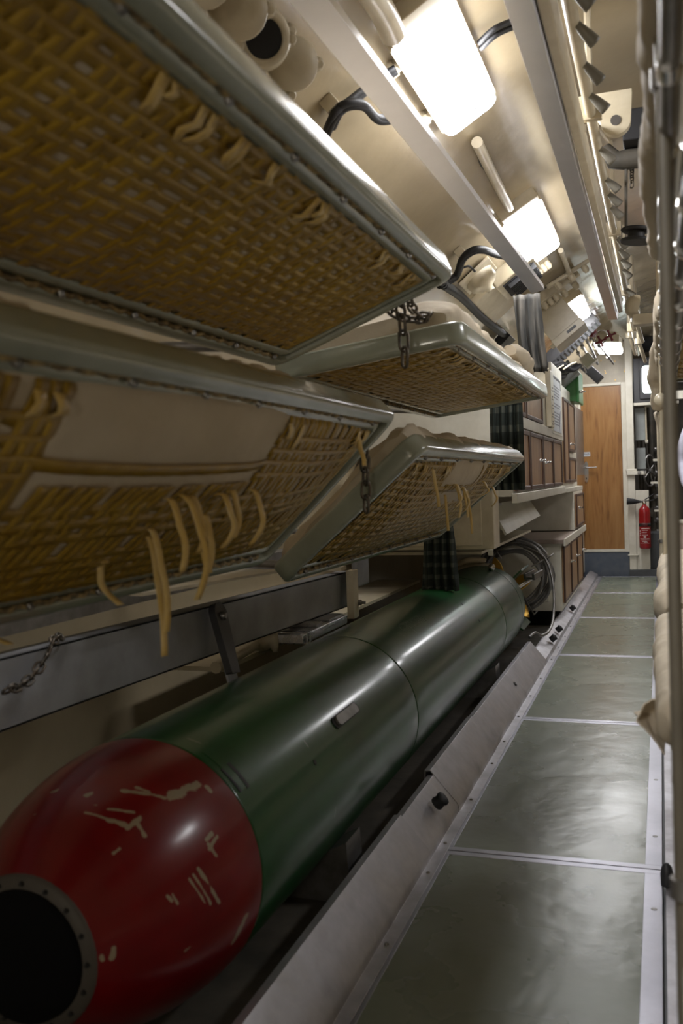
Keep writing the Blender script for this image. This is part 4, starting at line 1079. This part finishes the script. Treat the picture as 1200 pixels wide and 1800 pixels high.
# spare fittings between lamps two and three
for k,(px,py,Yd,a,b,c,lb) in enumerate(((985,505,6.1,.14,.10,.05,'grey flanged fitting on the ceiling between the second and third lamps'),(948,462,5.9,.05,.12,.03,'small cream bracket below the second lamp'),(1000,480,6.4,.16,.02,.02,'thin cream crossbar on the ceiling beyond the second lamp'),(960,520,6.4,.07,.05,.05,'boxy cream fitting beside the tilted cream box'))):
    p=hull_hit(px,py,.04); n,tn=hull_frame(p)
    t=thing('ceiling_fitting',lb,'fitting',p,'small cream ceiling fittings')
    obj('base',MB().obox(p,tn,AY,n,a,b,c*.6),'cream',t,bevel=.005)
    mb=MB()
    for j in range(3): mb.new().lathe([(.02,0),(.022,.03),(.012,.05)],p+tn*(a*(j-1)*.6)+n*c*.5,n,10)
    pieces('boss',mb,'cream',t)
conduit('cream pipe along the ceiling between the second and third lamps',[hull_hit(985,440,.04),hull_hit(1000,480,.04),hull_hit(1003,495,.04)],.016)
mb=MB()
for k,(px,py,Yd) in enumerate(((1110,520,6.2),(1116,560,6.8),(1122,600,7.4),(1105,590,8.2))):
    p=at(px,py,Y=Yd); mb.tube([p+V(0,0,.25),p,p+V(.03,.1,-.10),p+V(.04,.3,-.12)],.014,10); mb.lathe([(.03,-.02),(.03,.02)],p,V(0,0,1),8)
tag(obj('pipe_drop',mb,'cream'),'cream pipes dropping from the ceiling at the end of the nozzle row','pipes',kind='stuff')
p=at(1118,545,Y=5.6)
t=thing('alarm_bell','round cream bell-shaped fitting on a box past the nozzle row','bell',p)
obj('dome',MB().lathe([(.065,0),(.063,.02),(.05,.045),(.02,.06),(.002,.062)],p+V(0,0,.02),V(-.9,-.3,.2),24),'cream',t)
obj('base_box',MB().box(p.x-.02,p.x+.09,p.y-.05,p.y+.05,p.z-.09,p.z-.03),'cream',t,bevel=.006)

# ------------------------------------------------------------------ curtains
def curtain(label,x0,x1,y,z0,z1,amp=.02,waves=5,taper=.6,dy=0,sx=0,mt='curtain'):
    def f(u,v):
        wd=taper+(1-taper)*v if True else 1
        xm=(x0+x1)/2; x=xm+(x0-xm+(x1-x0)*u)*wd+sx*v
        return V(x,y+dy*v+amp*math.sin(u*waves*2*PI+1.5*math.sin(v*3))*(.5+.5*v)+.006*noise.noise(V(u*6,v*4,x0)),z1+(z0-z1)*v)
    return tag(obj('curtain',MB().grid(f,60,14),mt,solidify=.002),label,'curtain','checked curtains gathered beside the bunks')
m,nt,b=new_mat('dark green checked cloth'); Lk=nt.links
tc=N(nt,'ShaderNodeTexCoord'); sp=N(nt,'ShaderNodeSeparateXYZ'); Lk.new(tc.outputs['Generated'],sp.inputs[0])
def stripe(src,f,th):
    a=N(nt,'ShaderNodeMath',_operation='MULTIPLY'); Lk.new(src,a.inputs[0]); a.inputs[1].default_value=f
    c=N(nt,'ShaderNodeMath',_operation='FRACT'); Lk.new(a.outputs[0],c.inputs[0])
    d=N(nt,'ShaderNodeMath',_operation='LESS_THAN'); Lk.new(c.outputs[0],d.inputs[0]); d.inputs[1].default_value=th; return d.outputs[0]
ad=N(nt,'ShaderNodeMath',_operation='ADD'); Lk.new(stripe(sp.outputs[0],5,.45),ad.inputs[0]); Lk.new(stripe(sp.outputs[2],6,.35),ad.inputs[1])
rp=N(nt,'ShaderNodeValToRGB'); rp.color_ramp.interpolation='CONSTANT'; e=rp.color_ramp.elements; e[0].color=(.015,.022,.018,1); e[1].position=.4; e[1].color=(.035,.045,.04,1); k_=e.new(.9); k_.color=(.11,.12,.10,1)
dv_=N(nt,'ShaderNodeMath',_operation='MULTIPLY'); Lk.new(ad.outputs[0],dv_.inputs[0]); dv_.inputs[1].default_value=.5
Lk.new(dv_.outputs[0],rp.inputs[0]); Lk.new(rp.outputs[0],b.inputs['Base Color']); b.inputs['Roughness'].default_value=.9; M['curtain']=m
M['curtain_pale']=mat('grey checked cloth',(.10,.09,.075),.9,col2=(.022,.022,.02),nscale=3,stretch=(8,8,1.2))
a_=at(740,1020,Y=4.42); b_=at(795,1000,Y=4.42); c_=at(790,915,Y=4.42)
curtain('dark checked curtain hanging below the lower far bunk above the torpedo',a_.x,b_.x+.03,4.42,a_.z-.05,-.19,taper=.75,waves=4)
a_=at(868,800,Y=4.5); b_=at(918,700,Y=4.5)
curtain('dark checked curtain between the two far bunks at the edge of the wall cabinet',a_.x-.02,b_.x,4.5,-.06,b_.z+.12,waves=4,taper=.95)
a_=at(905,650,Y=5.0); b_=at(948,515,Y=5.0)
curtain('tall grey checked curtain hanging from the ceiling behind the left rail end',a_.x,b_.x,5.0,a_.z-.02,b_.z-.0,waves=3,taper=1.0,sx=.03,mt='curtain_pale')
mb=MB(); mb.box(-1.62,-.80,4.40,4.42,-.05,.40)
# ------------------------------------------------------------------ cable coil
cc=V(-1.0,6.72,-.70)
t=thing('cable_coil','big coil of grey cable standing against the low cabinet behind the torpedo tail','cable coil',(cc.x,cc.y,-.99))
rg=random.Random(4)
for k in range(13):
    R=.17+.10*rg.random(); oy=(rg.random()-.5)*.14; pts=[]; ph=rg.random()*6
    for j in range(40):
        a=2*PI*j/40; rr_=R+.010*math.sin(2*a+ph)+.006*math.sin(5*a+ph)
        pts.append(cc+V(math.cos(a)*rr_,oy+.02*math.sin(a*2+ph),math.sin(a)*rr_*1.0))
    obj('cable_turn',MB().tube(pts,.010,8,closed=True),'hose',t)
mb=MB()
for a in (.5,2.1,3.6,5.2):
    d=V(math.cos(a),0,math.sin(a)); mb.new().tube([cc+d*.15+V(0,-.1,0),cc+d*.30+V(0,-.1,0),cc+d*.30+V(0,.09,0)],.006,6)
pieces('tie',mb,'steel',t)
mb=MB(); pth=[at(920,962,Y=6.6),at(950,975,Y=6.55),at(966,1000,Y=6.5),at(973,1040,Y=6.4),at(972,1085,Y=6.2),at(965,1108,Y=6.0),at(952,1117,Y=5.9),at(940,1112,Y=5.85),at(930,1120,Y=5.75)]
tag(obj('loose_cable',MB().tube(smoothpath(pth,8),.009,10),'steel'),'bright loose cable end curling down from the coil onto the curb','cable')
p=at(938,1018,Y=6.05)
t=thing('tail_clamp','steel clamp with a fork lying between the torpedo tail and the coil','clamp',p)
d=(at(940,1016,Y=6.1)-at(912,1032,Y=5.9)).normalized(); u=V(0,0,1).cross(d).normalized(); n=d.cross(u)
obj('stem',MB().tube([at(905,1036,Y=5.85),at(938,1014,Y=6.1)],.012,8),'chrome',t)
obj('fork',MB().obox(p+n*.02,u,d,n,.035,.06,.008).obox(p+n*.03+u*.03,u,d,n,.01,.06,.02).obox(p+n*.03-u*.03,u,d,n,.01,.06,.02),'steel',t,bevel=.003)
mb=MB(); mb.lathe([(.015,0),(.02,.01),(.02,.03),(.01,.04)],tor_hit(863,1003),V(.2,0,1),10); tag(obj('lug_bolt',mb,'chrome'),'small chromed bolt on top of the rear of the torpedo','bolt')
mb=MB(); q=at(850,965,Y=6.5); mb.tube(smoothpath([at(800,995,Y=6.3),at(820,985,Y=6.3),at(850,985,Y=6.5)],6),.02,8); mb.obox(at(815,1000,Y=6.3),V(1,0,0),AY,V(0,0,1),.16,.2,.02)
tag(obj('hull_bracket',mb,'cream'),'rusty cream bracket and pipe on the wall left of the cable coil','bracket')

# ------------------------------------------------------------------ end of the passage, right of the white post
mb=MB(); mb.box(-.263,-.12,YE-.03,YE-.01,-1.03,-.185); 
bd=tag(obj('extinguisher_board',mb,'white',bevel=.003),'white mounting board behind the red fire extinguisher','board')
E_=thing('fire_extinguisher','red fire extinguisher with black horn hung beside the wooden door','fire extinguisher',(-.168,YE-.10,-.80))
ex=V(-.168,YE-.10,0)
obj('cylinder',MB().lathe([(.05,-.80),(.058,-.792),(.060,-.78),(.060,-.42),(.055,-.385),(.035,-.355),(.02,-.345),(.018,-.33)],ex,V(0,0,1),32),'red',E_)
obj('valve_head',MB().lathe([(.02,-.33),(.022,-.315),(.015,-.30),(.012,-.285)],ex,V(0,0,1),16),'chrome',E_)
obj('discharge_horn',MB().lathe([(.006,0),(.012,.03),(.028,.09),(.036,.16),(.036,.165),(.03,.165)],ex+V(-.01,-.01,-.305),V(-1,-.05,.06),20),'black',E_)
mb=MB(); mb.tube([ex+V(0,0,-.29),ex+V(.10,0,-.225)],.006,6); mb.tube([ex+V(0,0,-.30),ex+V(.10,0,-.29)],.006,6); obj('lever',mb,'black',E_)
mb=MB(); mb.lathe([(.0606,-.565),(.0606,-.53)],ex,V(0,0,1),32,caps=False); obj('black_band',mb,'darksign',E_,solidify=.001)
text_mesh('band_text','CO2',.03,'red',E_,ex+V(0,-.0625,-.548),V(1,0,0),V(0,0,1))
M['labelpaint']=mat('pale label print',(.65,.50,.48),.5)
mb=MB()
def lab(x0,x1,z0,z1):
    n=5
    for i in range(n):
        a0=math.asin(max(-.99,min(.99,(x0+(x1-x0)*i/n)/.0612))); a1=math.asin(max(-.99,min(.99,(x0+(x1-x0)*(i+1)/n)/.0612)))
        p0=V(math.sin(a0),-math.cos(a0),0)*.0612; p1=V(math.sin(a1),-math.cos(a1),0)*.0612
        mb.solid([ex+p0+V(0,0,z0),ex+p1+V(0,0,z0),ex+p1+V(0,0,z1),ex+p0+V(0,0,z1)],(p0+p1).normalized()*-.0008)
lab(-.035,.048,-.590,-.580); lab(-.03,.03,-.607,-.602); lab(-.03,.02,-.630,-.626); lab(-.03,.03,-.656,-.652)
lab(-.05,-.042,-.62,-.605); lab(-.05,-.042,-.64,-.63); lab(-.05,-.042,-.66,-.65)
lab(-.012,.012,-.685,-.665); lab(-.045,.045,-.700,-.692); lab(-.045,.045,-.712,-.7105); lab(-.045,.045,-.742,-.7405); lab(-.03,.02,-.725,-.718); lab(-.01,.03,-.733,-.729)
obj('printed_label',mb,'labelpaint',E_)
# bracket bar
t=thing('latch_bar','white latch bar sticking out from the post into the opening','latch',(-.24,YE-.08,.0))
obj('bar',MB().box(-.335,-.14,YE-.09,YE-.06,.01-.03,.05-.03),'white',t,bevel=.004)
obj('bar_catch',MB().box(-.165,-.145,YE-.095,YE-.09,.01-.02,.04-.02).lathe([(.02,0),(.015,.02)],V(-.21,YE-.09,.0),-AY,10),'steel',t)
# shelf and monitor
mb=MB(); mb.box(-.255,.20,YE-.02,YE+.35,.715,.745); tag(obj('monitor_shelf',mb,'white',bevel=.003),'white shelf edge carrying the dark monitor','shelf')
t=thing('monitor','dark bulky monitor with a glowing white screen on the high shelf','monitor',(-.08,YE+.1,.745))
obj('casing',MB().box(-.255,.06,YE+.02,YE+.40,.747,1.22),'darkgrey',t,bevel=.01)
obj('bezel',MB().box(-.19,.065,YE-.01,YE+.02,.78,1.20),'darkgrey',t,bevel=.01)
sp_=[]
for k in range(24):
    a=2*PI*k/24; sp_.append(V(-.085+.075*math.copysign(abs(math.cos(a))**.3,math.cos(a)),YE-.012,.985+.145*math.copysign(abs(math.sin(a))**.3,math.sin(a))))
obj('screen',MB().solid(sp_,V(0,-.004,0)),'screen',t)
mb=MB(); mb.tube([V(-.25,YE+.5,1.45),V(.4,YE+.2,1.30)],.09,14); mb.tube([V(-.25,YE+.7,1.62),V(.5,YE+.3,1.52)],.06,12); tag(obj('ventilation_trunk',mb,'darkgrey'),'dark fat pipes above the monitor','pipes',kind='stuff')
# machinery
t=tag(obj('relay_box',MB().box(-.25,-.14,YE+.15,YE+.30,.35+.0,.70),'greybox',bevel=.006),'upper pale grey relay box below the monitor','relay box','grey relay boxes')
obj('side_flange',MB().box(-.14,-.125,YE+.14,YE+.3,.34,.71),'cream',t,bevel=.003)
obj('foot_cap',MB().lathe([(.02,0),(.02,.03)],V(-.145,YE+.16,.335),V(1,0,0),10),'white',t)
t=tag(obj('relay_box',MB().box(-.245,-.145,YE+.18,YE+.32,.04,.27),'greybox',bevel=.006),'lower darker grey relay box level with the door handle','relay box','grey relay boxes')
obj('terminal_strip',MB().box(-.24,-.15,YE+.16,YE+.2,-.02,.035),'black',t)
hw=V(-.11,YE+.35,.02)
t=thing('handwheel','steel handwheel seen nearly edge-on in the machinery behind the opening','handwheel',hw)
ax=V(.93,-.36,0).normalized(); u=V(0,0,1); q=ax.cross(u)
obj('rim',MB().tube([hw+(u*math.cos(2*PI*k/32)+q*math.sin(2*PI*k/32))*.17 for k in range(32)],.011,8,closed=True),'steel',t)
mb=MB()
for k in range(4): mb.tube([hw,hw+(u*math.cos(k*PI/2+.5)+q*math.sin(k*PI/2+.5))*.17],.008,6)
mb.lathe([(.03,-.03),(.03,.03)],hw,ax,12); obj('spokes',mb,'steel',t)
rg=random.Random(8)
mb=MB()
for k in range(9):
    x=-.22+.042*k; z=-1.1; rg.random(); mb.tube(smoothpath([V(x,YE+.8+.3*rg.random(),z),V(x+.03*rg.random(),YE+.8,-.2),V(x-.04*rg.random(),YE+.85,1.2)],6),.014+.02*rg.random(),8)
for k in range(7): mb.box(-.2+.04*k,-.17+.04*k,YE+.6,YE+.8,-.9+.2*k,-.8+.2*k)
tag(obj('machinery_pipes',mb,'dim'),'mass of dark brown pipework deep behind the opening','pipework',kind='stuff')
mb=MB()
for k in range(9): 
    z=.25-.13*k; p=V(-.02-.02*rg.random(),YE+.5,z); mb.lathe([(.025,0),(.03,.02),(.02,.05)],p,V(-.5,-1,0),10)
tag(obj('valve_fittings',mb,'steel'),'dull steel valve fittings stacked up behind the opening','fittings',kind='stuff')
mb=MB(); mb.box(-.005,.012,YE+.1,YE+.15,FZ-.02,.70); mb.box(-.07,.0,YE+.1,YE+.15,.12,.145); mb.box(-.1,.0,YE+.1,YE+.15,-.12,-.1); mb.box(-.07,.0,YE+.1,YE+.15,-.42,-.40); tag(obj('ladder_rungs',mb,'white'),'white stub rungs on the inner pole in the opening','rungs')
mb=MB(); mb.box(-.12,.0,YE+.05,YE+.45,-1.03,-.65); tag(obj('dark_locker',mb,'plinth',bevel=.004),'dark low locker right of the extinguisher board','locker')
mb=MB(); mb.box(.03,.10,YE-.3,YE-.2,-1.1,.78); 
tag(obj('white_column',mb,'white',bevel=.006),'pale blue-white square column behind the right-hand bunk posts','column')
t=tag(obj('pink_partition',MB().box(.10,1.9,9.15,9.19,-1.1,-.47),'pinkpanel'),'low pinkish partition in front of the visitor','partition')
obj('cap_rail',MB().box(.08,1.9,9.12,9.22,-.475,-.445),'white',t,bevel=.004)
mb=MB(); mb.box(.10,1.9,8.9,9.12,-.80,-.72); tag(obj('bench_edge',mb,'white',bevel=.005),'white bench edge at the foot of the pinkish partition','bench')
mb=MB(); mb.box(.10,1.5,9.9,9.94,.72,.80); tag(obj('head_rail',mb,'white'),'white head rail above the visitor','rail')
mb=MB(); mb.box(.30,.7,8.95,9.12,.05,.14)
# ------------------------------------------------------------------ right-hand bunk tiers
def pole(label,x,y,r,z0=FZ,z1=1.35,m='post_paint'):
    t=thing('bunk_post',label,'post',(x,y,z0),'bunk posts on the right')
    obj('tube',MB().tube([V(x,y,z0),V(x,y,z1)],r,14),m,t)
    obj('foot_flange',MB().lathe([(r*2.2,0),(r*2.2,.006),(r*1.3,.02)],V(x,y,z0),V(0,0,1),16),m,t)
    pieces('clamp_ring',MB().new().lathe([(r*1.6,-.012),(r*1.6,.012)],V(x,y,.46),V(0,0,1),16).new().lathe([(r*1.6,-.012),(r*1.6,.012)],V(x,y,-.50),V(0,0,1),16),'steel',t)
    return t
pole('nearest blurred bunk post at the right edge of the picture',.013,1.18,.0085)
pole('second slim bunk post, ending behind the far mattress bulge',.012,4.35,.010,z0=-.47,z1=1.35,m='cream')
pole('thin far bunk post beside the monitor',-.004,7.2,.014,m='cream',z1=.95)
p=at(1161,703,Y=3.7)
tag(obj('round_pendant',MB().lathe([(.002,-.012),(.022,-.01),(.025,0),(.022,.01),(.002,.012)],p,AY,20).tube([p+V(0,0,.02),p+V(-.003,.0,.38)],.004,8),'cream'),'round cream disc on a thin stem hanging in front of the monitor shelf','disc')
bR,iR=bunk('right-hand lower bunk, its cream mattress bulging over the aisle',1.0,2.75,(.022,-.47),(.60,-.47),31,detail=False,rad=.03)
bS,iS=bunk('right-hand lower bunk further along the aisle',2.85,4.6,(.022,-.47),(.60,-.47),32,detail=False,rad=.03)
bT,iT=bunk('right-hand upper bunk near the top right corner',.75,2.5,(.012,.50),(.60,.50),33,detail=False,rad=.03)
bU,iU=bunk('right-hand upper bunk beyond the first, level with the hanging reel',2.65,4.4,(.012,.42),(.60,.42),34,detail=False,rad=.03)
bV,iV=bunk('right-hand bottom bunk just above the deck',.9,2.7,(.03,-.92),(.60,-.92),35,detail=False,rad=.03)
mattress('cream mattress on the near right-hand lower bunk, edge bulging into the aisle',iR,-.005,.10,41,u0=-.036,wr=.014,ya=1.62)
mattress('cream mattress on the far right-hand lower bunk, rounded end above the deck',iS,-.005,.12,42,u0=-.034,wr=.016)
mattress('cream mattress on the near right-hand upper bunk at the top edge',iT,-.005,.10,43,u0=-.026,wr=.014)
mattress('cream mattress on the far right-hand upper bunk, creased and shiny',iU,-.005,.10,44,u0=-.014,wr=.014)
mattress('beige mattress on the right-hand bottom bunk, blurred at the lower right',iV,-.005,.12,45,u0=.004,wr=.014)
# sheet corner sticking into the aisle
def flapf(u,v):
    a=at(1116,1266,Y=1.72); b=at(1172,1330,Y=1.72); c=at(1172,1235,Y=1.75); d=at(1140,1255,Y=1.9)
    P0=a.lerp(b,u); P1=a.lerp(c,u)+V(0,.03*math.sin(u*PI),.012*math.sin(u*PI))
    q=P0.lerp(P1,v); return q+V(.004*math.sin(v*9+u*4),.05*math.sin(v*PI),.006*noise.noise(V(u*5,v*5,1)))
tag(obj('sheet_corner',MB().grid(flapf,14,14),'canvas',solidify=.004,subsurf=1),'turned-back corner of cream sheet sticking out over the aisle','sheet corner')
puff('cream blanket bundle hanging over the far right-hand upper bunk edge',[(.02,4.0,.56),(-.005,4.2,.44),(.0,4.35,.30),(.02,4.4,.16)],[.02,.035,.03,.012],9,name='blanket',cat='blanket',wr=.45)
# dark upper frame bars seen along the right edge
def bar(label,x,z,y0,y1,r,m):
    t=thing('tier_bar',label,'bar',(x,(y0+y1)/2,z),'long bars of the right-hand bunk tier')
    obj('bar_tube',MB().tube([V(x,y0,z),V(x,y1,z)],r,12),m,t)
    mb=MB(); y=y0+.2
    while y<y1: mb.new().lathe([(r*1.25,-.018),(r*1.35,0),(r*1.25,.018)],V(x,y,z),AY,12); y+=.24
    pieces('bar_collar',mb,'chrome',t)
bar('bright collared bar just under the near right-hand upper bunk',.018,.40,.8,4.3,.010,'steel')
bar('dark bar beside the bright collared bar at the right edge',.045,.33,.8,4.3,.014,'darkgrey')
bar('low grey bar under the right-hand lower bunk mattress',.02,-.60,1.0,4.4,.010,'greenframe')
p=V(-.008,1.86,FZ+.03)
tag(obj('floor_catch',MB().lathe([(.016,-.03),(.017,0),(.013,.02),(.004,.03)],V(-.008,2.6,FZ+.032),V(0,0,1),14),'darkgrey'),'dark rounded catch standing on the deck edge under the right bunks','catch')

# ------------------------------------------------------------------ the visitor beyond the right-hand bunks
PX,PY,PZ=.43,9.75,FZ
F_=thing('person','person in a pale lilac sweater and dark vest standing beyond the right-hand bunks','person',(PX,PY,PZ))
def skin(name,pts,edges,rad,m,parent,levels=2):
    me=bpy.data.meshes.new(name); off=Vector(root_loc(parent))
    me.from_pydata([Vector(p)-off for p in pts],edges,[]); me.materials.append(M[m])
    o=bpy.data.objects.new(name,me); COL.objects.link(o); o.parent=parent
    sk=o.modifiers.new('skin','SKIN'); me.skin_vertices
    for i,r in enumerate(rad): me.skin_vertices[0].data[i].radius=(r if isinstance(r,tuple) else (r,r))
    me.skin_vertices[0].data[0].use_root=True; sk.use_smooth_shade=True
    q=o.modifiers.new('sub','SUBSURF'); q.levels=levels; q.render_levels=levels
    return o
def pp(x,y,z): return V(PX+x,PY+y,PZ+z)
H=1.82/1.75
pts=[pp(0,0,.98*H),pp(0,0,1.18*H),pp(0,0,1.38*H),pp(0,0,1.48*H),pp(0,-.01,1.55*H),pp(0,-.02,1.63*H),pp(0,-.01,1.71*H),
 pp(-.17,0,1.42*H),pp(-.24,.0,1.15*H),pp(-.20,-.14,.95*H),pp(-.19,-.20,.88*H),
 pp(.17,0,1.42*H),pp(.23,.02,1.15*H),pp(.22,-.08,.92*H),pp(.22,-.12,.84*H),
 pp(-.10,0,.90*H),pp(-.11,-.01,.50*H),pp(-.11,.02,.09),pp(-.12,-.12,.04),
 pp(.10,0,.90*H),pp(.11,-.02,.50*H),pp(.12,.02,.09),pp(.13,-.12,.04)]
ed=[(0,1),(1,2),(2,3),(3,4),(4,5),(5,6),(2,7),(7,8),(8,9),(9,10),(2,11),(11,12),(12,13),(13,14),(0,15),(15,16),(16,17),(17,18),(0,19),(19,20),(20,21),(21,22)]
rd=[(.14,.10),(.13,.095),(.15,.10),.06,.05,(.075,.09),(.07,.08),.055,.042,.03,.025,.055,.042,.03,.025,.085,.058,.042,.035,.085,.058,.042,.035]
skin('body',pts,ed,rd,'skin',F_)
for s,hp in ((-1,pp(-.19,-.21,.86*H)),(1,pp(.22,-.13,.82*H))):
    hv=[hp,hp+V(0,-.02,-.045)]; he=[(0,1)]; hr=[.022,.026]
    for k in range(4):
        b0=len(hv); L=[.07,.078,.074,.058][k]; x=(-.027+.018*k)*-s
        hv+=[hp+V(x,-.025,-.075),hp+V(x,-.035,-.075-L*.5),hp+V(x,-.03+.0,-.075-L)]; he+=[(1,b0),(b0,b0+1),(b0+1,b0+2)]; hr+=[.009,.0085,.007]
    b0=len(hv); hv+=[hp+V(.03*s*-1,-.04,-.05),hp+V(.035*s*-1,-.06,-.085)]; he+=[(1,b0),(b0,b0+1)]; hr+=[.010,.008]
    skin('hand',hv,he,hr,'skin',F_,1)
# sweater: torso and sleeves
skin('sweater',[pp(0,0,1.02*H),pp(0,0,1.18*H),pp(0,0,1.38*H),pp(0,0,1.46*H),pp(-.17,0,1.42*H),pp(-.245,.0,1.15*H),pp(-.20,-.14,.97*H),pp(-.195,-.19,.91*H),pp(.17,0,1.42*H),pp(.235,.02,1.15*H),pp(.22,-.08,.93*H),pp(.22,-.11,.87*H)],
 [(0,1),(1,2),(2,3),(2,4),(4,5),(5,6),(6,7),(2,8),(8,9),(9,10),(10,11)],[(.165,.125),(.155,.12),(.17,.12),.075,.075,.062,.05,.043,.075,.062,.05,.043],'sweater',F_)
skin('vest',[pp(0,-.01,1.12*H),pp(0,-.01,1.25*H),pp(0,-.01,1.38*H),pp(-.13,0,1.42*H),pp(.13,0,1.42*H)],[(0,1),(1,2),(2,3),(2,4)],[(.175,.135),(.175,.135),(.18,.135),.09,.09],'jacket',F_)
skin('hood',[pp(0,.05,1.45*H),pp(0,.09,1.52*H),pp(-.08,.06,1.50*H),pp(.08,.06,1.50*H)],[(0,1),(1,2),(1,3)],[.08,.07,.06,.06],'sweater',F_)
skin('trousers',[pp(0,0,1.0*H),pp(-.10,0,.88*H),pp(-.11,-.01,.50*H),pp(-.11,.02,.12),pp(.10,0,.88*H),pp(.11,-.02,.50*H),pp(.12,.02,.12)],[(0,1),(1,2),(2,3),(0,4),(4,5),(5,6)],[(.16,.125),.105,.078,.065,.105,.078,.065],'trouser',F_)
skin('hair',[pp(0,.02,1.68*H),pp(0,.01,1.76*H),pp(0,.06,1.66*H)],[(0,1),(0,2)],[.095,.075,.075],'hair',F_)
mb=MB(); hc=pp(0,-.105,1.64*H)
mb.lathe([(.004,-.02),(.014,-.01),(.010,.02),(.003,.04)],hc+V(0,0,-.01),V(0,.25,1),10); obj('nose',mb,'skin',F_)
obj('mouth',MB().tube([hc+V(-.022,.012,-.045),hc+V(0,.004,-.048),hc+V(.022,.012,-.045)],.005,6),'redvalve',F_)
for s in (-1,1):
    obj('eye',MB().lathe([(.002,-.010),(.009,-.005),(.010,0),(.002,.010)],hc+V(.032*s,.022,.022),-AY,10),'darksign',F_)
    obj('ear',MB().lathe([(.006,-.006),(.022,-.003),(.02,.006),(.004,.008)],hc+V(.08*s,.10,.0),V(s,0,0),10),'skin',F_)

# ------------------------------------------------------------------ lift everything so that the deck is at zero
for o in COL.objects:
    if o.parent is None and o.type!='CAMERA': o.location.z += LIFT
for o in COL.objects:
    if '_loc' in o: del o['_loc']
